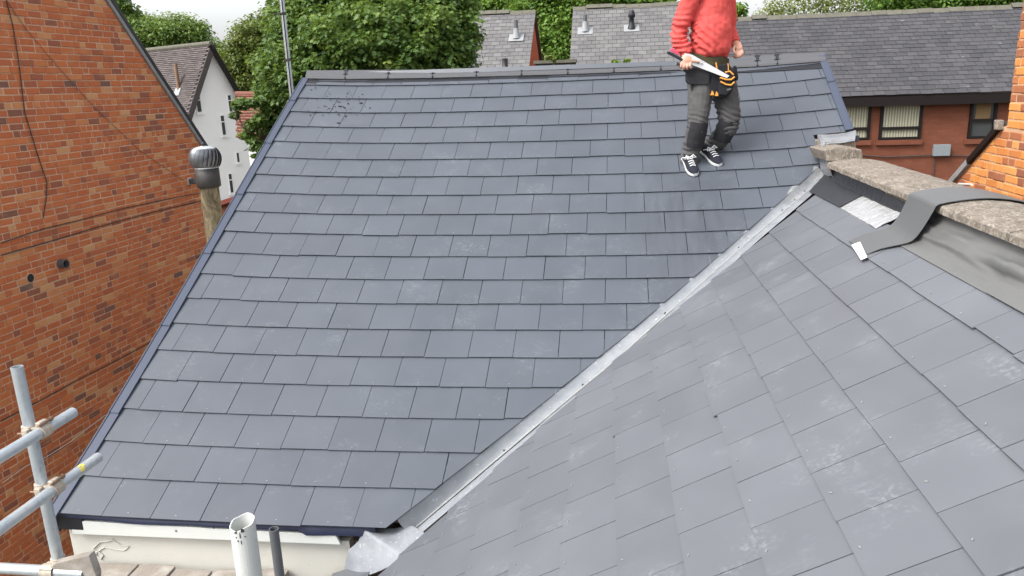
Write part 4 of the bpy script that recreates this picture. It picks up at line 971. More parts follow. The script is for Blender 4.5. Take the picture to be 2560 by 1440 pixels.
def window(px, parent, Y, mull=None, curtain=True, deep=0.0):
    (x0, y0), (x1, y1) = px; a, b = atY(x0, y0, Y), atY(x1, y1, Y); xl, xr, zt_, zb_ = a[0], b[0], a[2], b[2]; f = 0.075
    m = MB(); m.box((xl, Y - 0.03, zb_), (xl + f, Y + 0.05, zt_)); m.box((xr - f, Y - 0.03, zb_), (xr, Y + 0.05, zt_)); m.box((xl + f, Y - 0.031, zt_ - f), (xr - f, Y + 0.05, zt_)); m.box((xl + f, Y - 0.031, zb_), (xr - f, Y + 0.05, zb_ + f))
    if mull: zm = zb_ + (zt_ - zb_) * mull; m.box((xl + f, Y - 0.045, zm - 0.04), (xr - f, Y + 0.04, zm + 0.04))
    wdw = m.build('window', MAT['darkframe'], parent)
    m = MB(); m.box((xl + f, Y + 0.02, zb_ + f), (xr - f, Y + 0.028, zt_ - f)); m.build('pane', MAT['curtain'] if curtain else MAT['glass'], wdw)
    m = MB(); m.box((xl - 0.06, Y - 0.05, zb_ - 0.14), (xr + 0.06, Y + 0.06, zb_ - 0.004)); m.build('sill', MAT['farbrick'], wdw)
    return wdw
YW2 = YB + 0.31
window(((2098, 252), (2172, 350)), LB, YW2, 0.29); window(((2205, 250), (2300, 348)), LB, YW2, 0.29); window(((2430, 244), (2484, 346)), LB, YW2, 0.45, False)
window(((2240, 424), (2278, 452)), LB, YW2, None, False)
# half-drawn blind and things on the sill of the narrow window
a, b = atY(2443, 252, YW2 + 0.01), atY(2474, 300, YW2 + 0.01); m = MB(); m.box((a[0], YW2 + 0.006, b[2]), (b[0], YW2 + 0.014, a[2])); m.build('blind', simple('brown_blind', (0.17, 0.105, 0.05), 0.8), LB)
a = atY(2356, 376, YW2 - 0.1); m = MB(); m.box((a[0] - 0.22, YW2 - 0.10, a[2] - 0.16), (a[0] + 0.22, YW2 + 0.03, a[2] + 0.16)); m.single('meter_box', MAT['pvc'] if False else simple('grey_box', (0.20, 0.225, 0.24), 0.5), 'grey square cabinet fixed on the far red brick wall', 'box', bevel=0.01)
p_ = [atY(*q, YW2 - 0.0) for q in ((2150, 388), (2215, 393), (2330, 388), (2420, 390), (2470, 388))]; m = MB(); m.tube(p_, 0.018, 6); m.single('cable', MAT['soot'], 'dark cable along the far red brick wall under the windows', 'cable')
p_ = [atY(*q, YW2 - 0.0) for q in ((2338, 392), (2330, 470), (2326, 520))]; m = MB(); m.tube(p_, 0.014, 6); m.single('cable', MAT['soot'], 'thin dark cable dropping from the grey cabinet on the far wall', 'cable')

# second block behind: two slate roofs with a gap between
def block(name, label, xa, xb, ye, yr, ze, zr, nu, nv, vent_px, wallmat=MAT['farbrick_side'], slips=()):
    t = thing(name, label, 'building', ((xa + xb) / 2, yr, -7.6))
    m = MB(); yb = 2 * yr - ye
    for x in (xa + 0.12, xb - 0.42):
        m = MB(); top = [(x, ye + 0.3, ze - 0.05), (x, yr, zr - 0.12), (x, yb - 0.3, ze - 0.05), (x, yb - 0.3, -7.6), (x, ye + 0.3, -7.6)]; m.prism(top, [(p_[0] + 0.3, p_[1], p_[2]) for p_ in top])
        m.build('gable_wall', wallmat, t)
    m = MB(); m.box((xa + 0.15, ye + 0.3, -7.6), (xb - 0.15, yb - 0.3, ze - 0.08)); m.build('wall', MAT['farbrick'], t)
    roof_slates((xa, ye, ze), (xb, ye, ze), (xa, yr, zr), (xb, yr, zr), nu, nv, t, MAT['farslate2'], 200, seen=lambda c: c[1] < 200)
    q = [(xa, yr, zr), (xb, yr, zr), (xb, yb, ze), (xa, yb, ze)]; m = MB(); m.prism(q, [(x, y, z - 0.06) for x, y, z in q]); m.build('rear_slope', MAT['farslate2'], t)
    ridge_row(xa, xb, yr, zr, t, max(6, int((xb - xa) / 0.5)), MAT['mossy_ridge'], slips); return t
sgn = (31 - 27.5)
B1 = block('slate_roof_block', 'slate roofed block with red brick gable end, beyond the big tree', -8.6, -3.05, 27.3, 31.0, 0.0, 2.70, 18, 19, None, slips=(6, 7, 8))
B2 = block('slate_roof_block', 'pale old slate roofed block with two vent pipes, behind the roofer', -1.62, 2.9, 27.3, 31.0, 0.0, 2.74, 15, 19, None, slips=(1, 2))
def roof_y(px, py, ye=27.3, yr=31.0, ze=0.0, zr=2.72):
    n_ = np.array([0, -(zr - ze), (yr - ye)]); n_ /= np.linalg.norm(n_); return hit(px, py, (0, ye, ze), n_), n_
def vent_pipe(px, py_top, py_bot, label, cone=False, base=True):
    c, n_ = roof_y(px, py_bot); top = atY(px - 1, py_top, c[1]); t = thing('roof_vent', label, 'vent', c)
    m = MB()
    if cone: m.lathe(c, [(0.16, 0), (0.10, 0.18), (0.085, (top[2]-c[2])*0.6), (0.13, (top[2]-c[2])*0.63), (0.13, (top[2]-c[2])*0.78), (0.08, top[2]-c[2])], 14)
    else: m.lathe(c, [(0.085, 0.0), (0.075, top[2]-c[2])], 14)
    m.build('pipe', MAT['black'] if cone else MAT['pvc'], t)
    if base:
        m = MB(); e = np.cross((1, 0, 0), n_); m.obox(c + n_ * 0.03, (0.28, 0, 0), e * 0.22, n_ * 0.012); m.build('lead_slate', MAT['leadslate'], t)
        if not cone: m = MB(); m.lathe(c, [(0.16, 0.0), (0.11, 0.2), (0.095, 0.36)], 14); m.build('lead_sleeve', MAT['leadslate'], t)
    return t
vent_pipe(1291, 50, 96, 'grey vent pipe with white lead collar on the block beyond the big tree')
vent_pipe(1463, 37, 79, 'grey vent pipe with white lead collar on the pale slate roof')
vent_pipe(1579, 26, 72, 'black coned vent on a pale plate on the pale slate roof', True)
c = atY(1263, 172, 24.0); t = thing('roof_vent', 'short black vent tip peeping over the ridge of the new roof', 'vent', (c[0], 24, -1)); m = MB(); m.lathe((c[0], 24, -1), [(0.14, 0), (0.14, 1 + c[2]), (0.09, 1.05 + c[2]), (0.09, 1.30 + c[2])], 12); m.build('pipe', MAT['black'], t)
m = MB(); a, b = atY(1338, 152, 26.5), atY(1432, 152, 26.5); m.box((a[0], 26.5, -7.6), (b[0] + 0.1, 26.8, a[2] - 0.1)); link = thing('link_wall', 'low dark link wall between the two slate roofed blocks', 'wall', (a[0], 26.5, -7.6)); m.build('wall', MAT['farslate'], link); m = MB(); m.box((a[0] - 0.05, 26.4, a[2] - 0.1), (b[0] + 0.12, 26.9, a[2])); m.build('cap', MAT['mossy_ridge'], link)

# ------------------------------------------------------------------ white gabled house
AG = math.radians(60); NG = np.array([math.sin(AG), -math.cos(AG), 0]); TG = np.array([math.cos(AG), math.sin(AG), 0])
OG = ray(520, 112) * 42.0
def G_(px, py, h=0.0): return hit(px, py, OG, NG) + NG * h
def inG(px, py): X = hit(px, py, OG, NG) - OG; return X @ TG, X[2]
def Gp(a, z, h=0.0): return OG + TG * a + ZV * z + NG * h
WH = thing('white_gabled_house', 'white rendered house with steep brown tiled gable roof, beyond the brick gable', 'house', Gp(0, -7.6 - OG[2], -4))
aL, zL = inG(458, 288); aR, zR_ = inG(626, 300); zz = (zL + zR_) / 2; hw = (aR - aL) / 2; a0 = 0.0
bot = -7.6 - OG[2]; Lr = 12.0
m = MB(); out = [(-hw, bot), (hw, bot), (hw, zz), (0, -0.12), (-hw, zz)]; m.prism([Gp(a, z) for a, z in out], [Gp(a, z, -Lr) for a, z in out]); m.build('wall', MAT['render_white'], WH)
for sg in (-1, 1):
    ov = 0.35; ax, az = sg * hw * 1.10, zz * 1.10; rows = 40; mb = MB(); sl2 = np.array([ax, az]); L2 = np.hypot(*sl2)
    for r in range(rows):
        t0, t1 = r / rows, min(1, (r + 1.15) / rows); dz = np.array([-az * sg, ax * sg]) / L2; dz = dz if dz[1] > 0 else -dz; ncol = 30
        for c in range(ncol):
            h0, h1 = ov - (Lr + 2 * ov) * (c + (0.5 if r % 2 else 0)) / ncol, ov - (Lr + 2 * ov) * (c + 1 + (0.5 if r % 2 else 0)) / ncol
            f = lambda t_, h_, k: Gp(ax * t_ + dz[0] * k, az * t_ + dz[1] * k + 0.02, h_)
            top = [f(t0, h0, 0.02), f(t1, h0, 0.07), f(t1, h1 + 0.015, 0.07), f(t0, h1 + 0.015, 0.02)]; q2 = [f(t0, h0, 0.0), f(t1, h0, 0.0), f(t1, h1 + 0.015, 0.0), f(t0, h1 + 0.015, 0.0)]
            mb.prism(top, q2, random.random())
    mb.build('roof_tiles', MAT['browntile'], WH, tone=True, kind='stuff')
    m = MB(); P0, P1 = Gp(0, 0.02, ov + 0.03), Gp(ax * 1.02, az * 1.02, ov + 0.03); dd = (P1 - P0); upv = np.cross(NG, dd); upv /= np.linalg.norm(upv); upv = upv if upv[2] > 0 else -upv
    m.obox((P0 + P1) / 2 - upv * 0.10, dd / 2, NG * 0.03, upv * 0.15); m.build('bargeboard', MAT['darkframe'] if sg > 0 else MAT['browntile'], WH)
m = MB(); m.tube([Gp(0, 0.05, ov), Gp(0, 0.05, -Lr - ov)], 0.14, 8); m.build('ridge_tiles', MAT['mossy_ridge'], WH)
def gwin(x0, y0, x1, y1, split=0.33, warm=False):
    (al, zt_), (ar, zb_) = inG(x0, y0), inG(x1, y1); zm = zt_ + (zb_ - zt_) * split if split else None
    m = MB(); c = Gp((al + ar) / 2, (zt_ + zb_) / 2, 0.02); f = 0.035
    for a1, a2, z1, z2 in ((al, al + f, zb_, zt_), (ar - f, ar, zb_, zt_), (al + f, ar - f, zt_ - f, zt_), (al + f, ar - f, zb_, zb_ + f)) + (((al + f, ar - f, zm - f * 0.7, zm + f * 0.7),) if split else ()):
        m.obox(Gp((a1 + a2) / 2, (z1 + z2) / 2, 0.02), TG * (a2 - a1) / 2, NG * 0.05, ZV * (z2 - z1) / 2)
    wd = m.build('window', MAT['upvc'], WH)
    m = MB(); m.obox(c, TG * ((ar - al) / 2 - f), NG * 0.01, ZV * ((zt_ - zb_) / 2 - f)); m.build('pane', MAT['glass'], wd)
    m = MB(); m.obox(Gp((al + ar) / 2, zb_ - 0.06, 0.06), TG * ((ar - al) / 2 + 0.06), NG * 0.09, ZV * 0.045); m.build('sill', MAT['upvc'], wd)
for q in ((485, 235, 505, 281), (566, 237, 582, 280), (548, 288, 566, 338), (588, 381, 600, 406, None), (568, 434, 585, 482)): gwin(*q)
# vent pipe and lead slate on the left slope
ax, az = -hw * 1.10, zz * 1.10
nsl = np.cross(NG, Gp(ax, az) - Gp(0, 0)); nsl /= np.linalg.norm(nsl); nsl = nsl if nsl[2] > 0 else -nsl
c = hit(447, 222, Gp(0, 0.1), nsl); tp = c + ZV * (np.linalg.norm(c) / FPX * 54)
t = thing('roof_vent', 'rusty brown stub pipe on the brown tiled roof of the white house', 'vent', c); m = MB(); m.tube([c - ZV * 0.1, tp], 0.10, 10); m.build('pipe', MAT['bolt'], t); m = MB(); dn = np.cross(NG, nsl); dn = dn if dn[2] < 0 else -dn; m.obox(c + dn * 0.2 + nsl * 0.03, NG * 0.28, dn * 0.22, nsl * 0.02); m.build('lead_slate', MAT['leadslate'], t)
# low brick outhouse wall with red coping in front of it
a, b = atY(548, 503, 16.0), atY(606, 484, 16.0); t = thing('garden_wall', 'low brick wall with red coping below the white house', 'wall', ((a[0] + b[0]) / 2, 16, -7.6))
a2 = a - (b - a) * 1.2; b2 = b + (b - a) * 1.2; q = [a2 + (0, 0, -0.1), b2 + (0, 0.0, -0.1), np.array([b2[0], 16, -7.6]), np.array([a2[0], 16, -7.6])]; m = MB(); m.prism(q, [p_ + np.array([0, 0.25, 0]) for p_ in q]); m.build('wall', MAT['farbrick'], t)
q = [a2 + (0, -0.06, -0.1), b2 + (0, -0.06, -0.1), b2 + (0, -0.06, 0.0), a2 + (0, -0.06, 0.0)]; m = MB(); m.prism(q, [p_ + np.array([0, 0.36, 0]) for p_ in q]); m.build('coping', MAT['redpaint'], t)
# red tiled roof glimpsed through the tree
def red_house():
    t = thing('red_roofed_house', 'house with rows of red clay roof tiles, half hidden by the big tree', 'house', (-13.2, 33, -7.6))
    tl, tr, bl, br_ = atY(590, 236, 34.5), atY(690, 236, 34.5), atY(590, 345, 31.5), atY(700, 345, 31.5); rows = 15; cols = 16; mb = MB(); nn = np.cross(tr - tl, bl - tl); nn /= np.linalg.norm(nn); nn = nn if nn[2] > 0 else -nn
    for r in range(rows):
        for c in range(cols):
            o_ = 0.5 if r % 2 else 0; S = lambda u, v: (tl * (1-u) + tr * u) * (1-v) + (bl * (1-u) + br_ * u) * v
            u0, u1, v0, v1 = (c + o_) / cols, (c + o_ + 0.96) / cols, max(0, (r - 0.1) / rows), (r + 1) / rows
            q = [S(u0, v0) + nn*0.01, S(u1, v0) + nn*0.01, S(u1, v1) + nn*0.07, S(u0, v1) + nn*0.07]; mb.prism(q, [a_ - nn * 0.05 for a_ in q], random.random())
    mb.build('roof_tiles', MAT['redtile'], t, tone=True, kind='stuff')
    m = MB(); m.tube([tl, tr + (tr - tl) * 0.1], 0.14, 8); m.build('ridge_tiles', MAT['redtile'], t, tone=True)
    m = MB(); m.box((bl[0] + 0.3, 31.9, -7.6), (br_[0], 37, bl[2] - 0.1)); m.build('wall', MAT['render_white'], t)
    dd = np.array([0, 2.5, -2.2]); q = [tl, tr, tr + dd, tl + dd]; m = MB(); m.prism(q, [a_ - (0, 0, 0.06) for a_ in q]); m.build('rear_slope', MAT['redtile'], t, tone=True)
red_house()
# ------------------------------------------------------------------ trees
def leaf_cloud(centres, tones, per, spread, size, droop=0.35, shape='lobed'):
    """leaves as small folded faces gathered in clumps round the given centres"""
    n = len(centres) * per; C = np.repeat(centres, per, axis=0); T = np.repeat(tones, per) + rng.normal(0, 0.10, n)
    d = rng.normal(0, 1, (n, 3)); d /= np.linalg.norm(d, axis=1)[:, None]; r = rng.uniform(0.15, 1, n) ** 0.6
    off = d * r[:, None] * spread; off[:, 2] *= 0.7; P = C + off
    nr = d * 0.55 + np.array([0, 0, 0.75]) + rng.normal(0, 0.38, (n, 3)); nr /= np.linalg.norm(nr, axis=1)[:, None]
    a = rng.normal(0, 1, (n, 3)) + d * 0.8 - np.array([0, 0, droop]); a -= nr * (a * nr).sum(1)[:, None]; a /= np.linalg.norm(a, axis=1)[:, None]; b = np.cross(nr, a)
    s = size * rng.uniform(0.6, 1.25, n)
    if shape == 'lobed': tpl = [(-0.45, 0, 0), (-0.25, 0.42, 0.06), (0.02, 0.26, 0.02), (0.22, 0.5, 0.10), (0.24, 0.16, 0.0), (0.62, 0, -0.08), (0.24, -0.16, 0.0), (0.22, -0.5, 0.10), (0.02, -0.26, 0.02), (-0.25, -0.42, 0.06)]; fcs = [(0, 9, 8, 7, 6, 5), (0, 5, 4, 3, 2, 1)]
    else: tpl = [(-0.5, 0, 0), (0.0, 0.30, 0.08), (0.5, 0, -0.05), (0.0, -0.30, 0.08)]; fcs = [(0, 3, 2), (0, 2, 1)]
    k = len(tpl); V = np.zeros((n, k, 3))
    for j, (x, y, z) in enumerate(tpl): V[:, j] = P + s[:, None] * (a * x + b * y + nr * z)
    return V.reshape(-1, 3), k, fcs, n, T
def mesh_leaves(name, V, k, fcs, n, T, off):
    me = bpy.data.meshes.new(name); V = V - off; nl = sum(len(f) for f in fcs); nf = len(fcs)
    me.vertices.add(len(V)); me.vertices.foreach_set('co', V.astype(np.float32).ravel())
    loops = np.concatenate([np.array(f) for f in fcs]); L = (np.arange(n)[:, None] * k + loops[None, :]).ravel()
    me.loops.add(len(L)); me.loops.foreach_set('vertex_index', L.astype(np.int32))
    st = np.cumsum([0] + [len(f) for f in fcs])[:-1]; S_ = (np.arange(n)[:, None] * nl + st[None, :]).ravel()
    me.polygons.add(n * nf); me.polygons.foreach_set('loop_start', S_.astype(np.int32))
    at = me.attributes.new('tone', 'FLOAT', 'FACE'); at.data.foreach_set('value', np.repeat(np.clip(T, 0, 1), nf).astype(np.float32))
    me.update(calc_edges=True); me.validate(); return me
def tree(name, label, base, blobs, mat, ncl, per, spread, size, group=None, shape='lobed', trunk_r=0.25, shell=0.55, bright=0.0, branches=10):
    """blobs: list of (centre, radii); clumps lie mostly near the outside of each blob"""
    t = thing(name, label, 'tree', base, group); base = np.asarray(base, float)
    vol = np.array([np.prod(r) ** (2/3) for _, r in blobs]); cnt = np.maximum(6, (ncl * vol / vol.sum()).astype(int)); C = []; T = []
    for (c, r), m_ in zip(blobs, cnt):
        d = rng.normal(0, 1, (m_, 3)); d /= np.linalg.norm(d, axis=1)[:, None]; f = shell + (1 - shell) * rng.uniform(0, 1, m_) ** 0.5
        wob = 1 + rng.normal(0, 0.05, m_) + 0.22 * np.array([mnoise.noise(Vector(q * 2.3) + Vector((c[0], c[1], c[2]))) for q in d])
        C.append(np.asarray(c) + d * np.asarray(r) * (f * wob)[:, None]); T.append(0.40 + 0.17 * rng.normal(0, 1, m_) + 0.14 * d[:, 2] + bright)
    C = np.concatenate(C); T = np.concatenate(T)
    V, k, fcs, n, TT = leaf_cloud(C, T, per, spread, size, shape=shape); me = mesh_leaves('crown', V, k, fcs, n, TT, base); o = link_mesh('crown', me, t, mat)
    m = MB(); top = np.mean([b_[0] for b_ in blobs], axis=0); fork = base * 0.35 + np.array([top[0], top[1], top[2]]) * 0.65; fork[2] = base[2] + (top[2] - base[2]) * 0.6
    m.tube([base, base + (fork - base) * 0.5 + rng.normal(0, 0.1, 3), fork], [trunk_r * 1.25, trunk_r * 0.85, trunk_r * 0.6], 10)
    m.build('trunk', MAT['bark'], t)
    idx = rng.choice(len(C), min(branches, len(C)), replace=False)
    for i in idx:
        q = MB(); e = C[i]; mid = (fork + e) / 2 + rng.normal(0, 0.25, 3); q.tube([fork - (fork - base) * random.uniform(0, 0.25), mid, e], [trunk_r * 0.4, trunk_r * 0.22, 0.012], 6); q.build('limb', MAT['bark'], t)
    return t
def at(px, py, Y): return atY(px, py, Y)
def rad(npx, Y): return npx * Y / FPX * 1.05
# the big maple behind the ridge
Y = 15.0; B = []
for px, py, rx, rz, dy in ((760, 60, 95, 95, 0), (880, 20, 150, 110, 0.3), (1030, 25, 140, 105, 0), (1110, 90, 80, 95, -0.3), (950, 110, 170, 95, -0.8), (820, 130, 110, 90, -0.5), (715, 205, 72, 85, 0), (705, 265, 52, 70, 0.2), (672, 330, 20, 45, 0.1), (1060, 150, 110, 60, -0.6), (760, 180, 90, 60, -0.6), (900, -60, 200, 70, 0.5), (1080, -40, 120, 60, 0.4), (690, 340, 36, 60, 0.5)):
    c = at(px, py, Y + dy); B.append((c, (rad(rx, Y), rad(rx, Y) * 0.8, rad(rz, Y))))
tb = at(860, 300, Y + 0.6); tree('maple_tree', 'big dense dark green maple standing behind the left end of the ridge', (tb[0], Y + 0.6, -7.6), B, MAT['leaf_maple'], 2500, 46, 0.26, 0.086, trunk_r=0.32, branches=16)
# sprays of its branches reaching across the white house
Y = 14.6; B = [(at(px, py, Y), (rad(r_, Y), rad(r_, Y) * 0.7, rad(r_ * 0.6, Y))) for px, py, r_ in ((600, 262, 16), (625, 255, 18), (592, 288, 9), (628, 318, 16), (620, 345, 16), (640, 368, 14), (655, 300, 18), (650, 392, 9))]
tb = at(700, 380, Y + 0.4); tree('leafy_branch', 'leafy maple spray hanging in front of the white house wall', tb, B, MAT['leaf_maple'], 80, 14, 0.10, 0.105, trunk_r=0.03, branches=8)
bpy.data.objects['leafy_branch']['category'] = 'branch'
G_bg = 'trees in the gardens behind the roofs'
def bgtree(label, Y, parts, mat, ncl, per=22, spread=0.6, size=0.3, name='broadleaf_tree', bright=0.0, shape='leaf', shell=0.5, foot=None):
    B = [(at(px, py, Y + dy), (rad(rx, Y), rad(rx, Y) * 0.8, rad(rz, Y))) for px, py, rx, rz, dy in parts]; c = np.mean([b_[0] for b_ in B], axis=0)
    return tree(name, label, (c[0] if foot is None else at(foot, 200, Y)[0], Y, -7.6), B, mat, ncl, per, spread, size, G_bg, shape, 0.3, shell, bright, 8)
bgtree('yellow-green tree rising between the white house and the maple', 56, ((650, 120, 70, 70, 0), (600, 175, 55, 50, 0), (690, 75, 55, 45, 0.5), (640, 210, 60, 60, 0), (575, 200, 30, 30, 0)), MAT['leaf_olive'], 900, 30, 0.75, 0.27)
bgtree('olive tree with yellow top right beside the dark bargeboard', 60, ((580, 190, 34, 38, 0), (600, 235, 40, 45, 0), (560, 230, 30, 60, 0)), MAT['leaf_olive'], 460, 28, 0.75, 0.28, bright=0.06)
bgtree('dark blue-green conifer behind the yellow-green tree', 66, ((605, 125, 16, 22, 0), (606, 150, 28, 24, 0), (590, 165, 26, 26, 0), (615, 180, 40, 40, 0), (604, 108, 7, 12, 0)), MAT['leaf_dark'], 380, 26, 0.6, 0.28, name='conifer')
bgtree('wide green tree behind the ridge of the white house', 62, ((330, 85, 70, 45, 0), (420, 82, 90, 38, 0), (350, 110, 60, 30, 0), (470, 95, 50, 26, 0), (320, 55, 20, 22, 0), (535, 130, 16, 26, 0)), MAT['leaf_maple'], 800, 30, 0.8, 0.28, bright=0.12)
bgtree('sparse dark leaves showing over the top of the brick gable verge', 20, ((300, 10, 22, 22, 0), (325, 28, 16, 12, 0), (290, -30, 30, 30, 0)), MAT['leaf_maple'], 40, 16, 0.25, 0.16, foot=120)
bgtree('dark leafy tree past the right slope of the white house', 60, ((545, 140, 14, 22, 0), (548, 165, 12, 20, 0), (540, 150, 14, 24, 0)), MAT['leaf_maple'], 80, 20, 0.5, 0.3)
bgtree('bright green tree filling the gap between the two slate blocks', 40, ((1390, 40, 70, 60, 0), (1400, 110, 60, 60, -1), (1360, 80, 45, 60, 0), (1420, 160, 50, 40, -1), (1340, 20, 60, 35, 0)), MAT['leaf_bright'], 900, 30, 0.5, 0.21, bright=0.0)
bgtree('bright green tree over the ridge of the block beyond the maple', 44, ((1260, 15, 60, 32, 0), (1220, 25, 35, 22, 0), (1300, -5, 60, 40, 0), (1330, 10, 50, 30, 0)), MAT['leaf_bright'], 500, 28, 0.6, 0.24, bright=0.12)
bgtree('bright green tree over the pale slate ridge', 44, ((1450, 0, 55, 30, 0), (1520, 0, 60, 26, 0), (1490, -20, 70, 30, 0)), MAT['leaf_bright'], 420, 28, 0.6, 0.24, bright=0.12)
bgtree('thin light green tree close behind the roofer\'s right shoulder', 44, ((1625, 2, 32, 16, 0), (1655, 4, 28, 12, 0), (1845, 30, 18, 14, 0)), MAT['leaf_bright'], 90, 18, 0.5, 0.3, bright=0.15)
bgtree('airy pale green tree over the long slate ridge', 48, ((1960, 20, 50, 22, 0), (2040, 10, 60, 30, 0), (2110, 5, 60, 34, 0), (2170, 15, 40, 22, 0), (1920, 30, 30, 14, 0)), MAT['leaf_olive'], 190, 15, 0.7, 0.20, bright=0.30, shell=0.2)
bgtree('dense green tree behind the chimney end of the long slate ridge', 46, ((2250, 0, 60, 34, 0), (2310, -12, 50, 44, 0), (2370, 0, 60, 34, 0), (2440, -14, 55, 40, 0), (2500, 0, 60, 26, 0), (2570, -14, 60, 34, 0)), MAT['leaf_bright'], 900, 28, 0.6, 0.22, bright=-0.12)
# seedling leaves showing above the ridge
c = at(1552, 156, 12.0); t = tree('sapling', 'few yellow-green sapling leaves peeping over the ridge tiles', (c[0], 12.0, -7.6), [(c, (0.13, 0.1, 0.03))], MAT['leaf_bright'], 9, 6, 0.05, 0.075, trunk_r=0.03, bright=0.25, branches=3)
c = at(1373, 146, 24.0); t = tree('sapling', 'small reddish sapling on the low link wall', (c[0], 24.0, -7.6), [(c, (0.22, 0.1, 0.12))], MAT['leaf_olive'], 10, 6, 0.08, 0.12, trunk_r=0.03, bright=0.2, branches=3)
# ------------------------------------------------------------------ the roofer
def cloth(name, a, b, rough=0.9, scale=9, bump=0.25, stain=None):
    t = NT(name, rough, 0.2); n = t.noise(scale, None, 5, 0.6); c = t.mix(a, b, n)
    if stain: c = t.mix(c, stain[0], t.ramp(t.noise(stain[1], None, 4, 0.7), [(stain[2], 0.0), (stain[2] + 0.06, 0.8)]))
    t.color(c); t.bump(t.math('ADD', t.noise(90, None, 3), t.math('MULTIPLY', t.noise(18, None, 4), 1.5)), bump + 0.25, 0.006); return t.m
MAT['sweat'] = cloth('red_sweatshirt', (0.50, 0.062, 0.058), (0.62, 0.105, 0.095), stain=((0.75, 0.45, 0.40), 19, 0.72))
MAT['trouser'] = cloth('charcoal_trousers', (0.055, 0.055, 0.057), (0.105, 0.104, 0.102), stain=((0.20, 0.19, 0.18), 16, 0.68))
MAT['pad'] = cloth('black_knee_pad', (0.018, 0.018, 0.022), (0.038, 0.038, 0.042))
MAT['pouch'] = cloth('black_pouch', (0.010, 0.011, 0.014), (0.024, 0.025, 0.029))
MAT['orange'] = cloth('orange_piping', (0.60, 0.26, 0.05), (0.70, 0.34, 0.08))
MAT['khaki'] = cloth('khaki_strap', (0.045, 0.042, 0.022), (0.075, 0.070, 0.040))
MAT['canvas'] = cloth('navy_canvas', (0.014, 0.016, 0.026), (0.028, 0.030, 0.042))
MAT['rubber_white'] = cloth('white_rubber', (0.66, 0.67, 0.68), (0.76, 0.77, 0.77), 0.6, 20, 0.05)
def skin_mat():
    t = NT('skin', 0.5, 0.4); t.set('Subsurface Weight', 0.08); t.set('Subsurface Radius', (0.01, 0.004, 0.002)); t.color(t.mix((0.42, 0.215, 0.15), (0.58, 0.33, 0.25), t.noise(26, None, 4))); t.bump(t.noise(160, None, 3), 0.15, 0.002); return t.m
MAT['skin'] = skin_mat(); MAT['hair'] = cloth('grey_brown_hair', (0.05, 0.04, 0.03), (0.11, 0.09, 0.07))
MAT['blade'] = simple('saw_steel', (0.68, 0.69, 0.71), 0.32, 0.5, 0.35, var=0.06, scale=14)
MAT['red_grip'] = simple('red_grip', (0.60, 0.06, 0.12), 0.45); MAT['steel'] = simple('hammer_steel', (0.40, 0.40, 0.40), 0.35, 0.5, 0.8, var=0.2)

def tubes(mb, pts, radii, side, n=16):
    """loft of ellipses along a smoothed path; radii are r or (r across, r deep)"""
    pts = [np.asarray(q, float) for q in pts]; side = np.asarray(side, float); R = [(r, r) if np.isscalar(r) else r for r in radii]
    Q, RR = [], []
    for i in range(len(pts) - 1):
        p0, p1, p2, p3 = pts[max(i-1, 0)], pts[i], pts[i+1], pts[min(i+2, len(pts)-1)]
        for t in (0, 0.25, 0.5, 0.75):
            Q.append(0.5 * ((2*p1) + (-p0 + p2)*t + (2*p0 - 5*p1 + 4*p2 - p3)*t*t + (-p0 + 3*p1 - 3*p2 + p3)*t**3)); RR.append((R[i][0]*(1-t) + R[i+1][0]*t, R[i][1]*(1-t) + R[i+1][1]*t))
    Q.append(pts[-1]); RR.append(R[-1]); V = []; m = len(Q)
    for i, q in enumerate(Q):
        d = Q[min(i+1, m-1)] - Q[max(i-1, 0)]; d /= np.linalg.norm(d) + 1e-12; a = side - d * (side @ d); a /= np.linalg.norm(a); b = np.cross(d, a)
        for k in range(n): t = 2*math.pi*k/n; V.append(q + RR[i][0]*math.cos(t)*a + RR[i][1]*math.sin(t)*b)
    F = [(i*n + k, i*n + (k+1) % n, (i+1)*n + (k+1) % n, (i+1)*n + k) for i in range(m-1) for k in range(n)] + [tuple(range(n-1, -1, -1)), tuple(range((m-1)*n, m*n))]
    mb.add(V, F, 0.5, True)
def blob(mb, c, r, ax=None, n=14):
    c = np.asarray(c, float); A = np.eye(3) if ax is None else np.asarray(ax); V = []
    for i in range(n + 1):
        for k in range(n * 2):
            ph, th = math.pi * i / n, math.pi * k / n; l = np.array([r[0]*math.sin(ph)*math.cos(th), r[1]*math.sin(ph)*math.sin(th), r[2]*math.cos(ph)]); V.append(c + l @ A)
    w_ = 2*n; mb.add(V, [(i*w_ + k, (i+1)*w_ + k, (i+1)*w_ + (k+1) % w_, i*w_ + (k+1) % w_) for i in range(n) for k in range(w_)], 0.5, True)
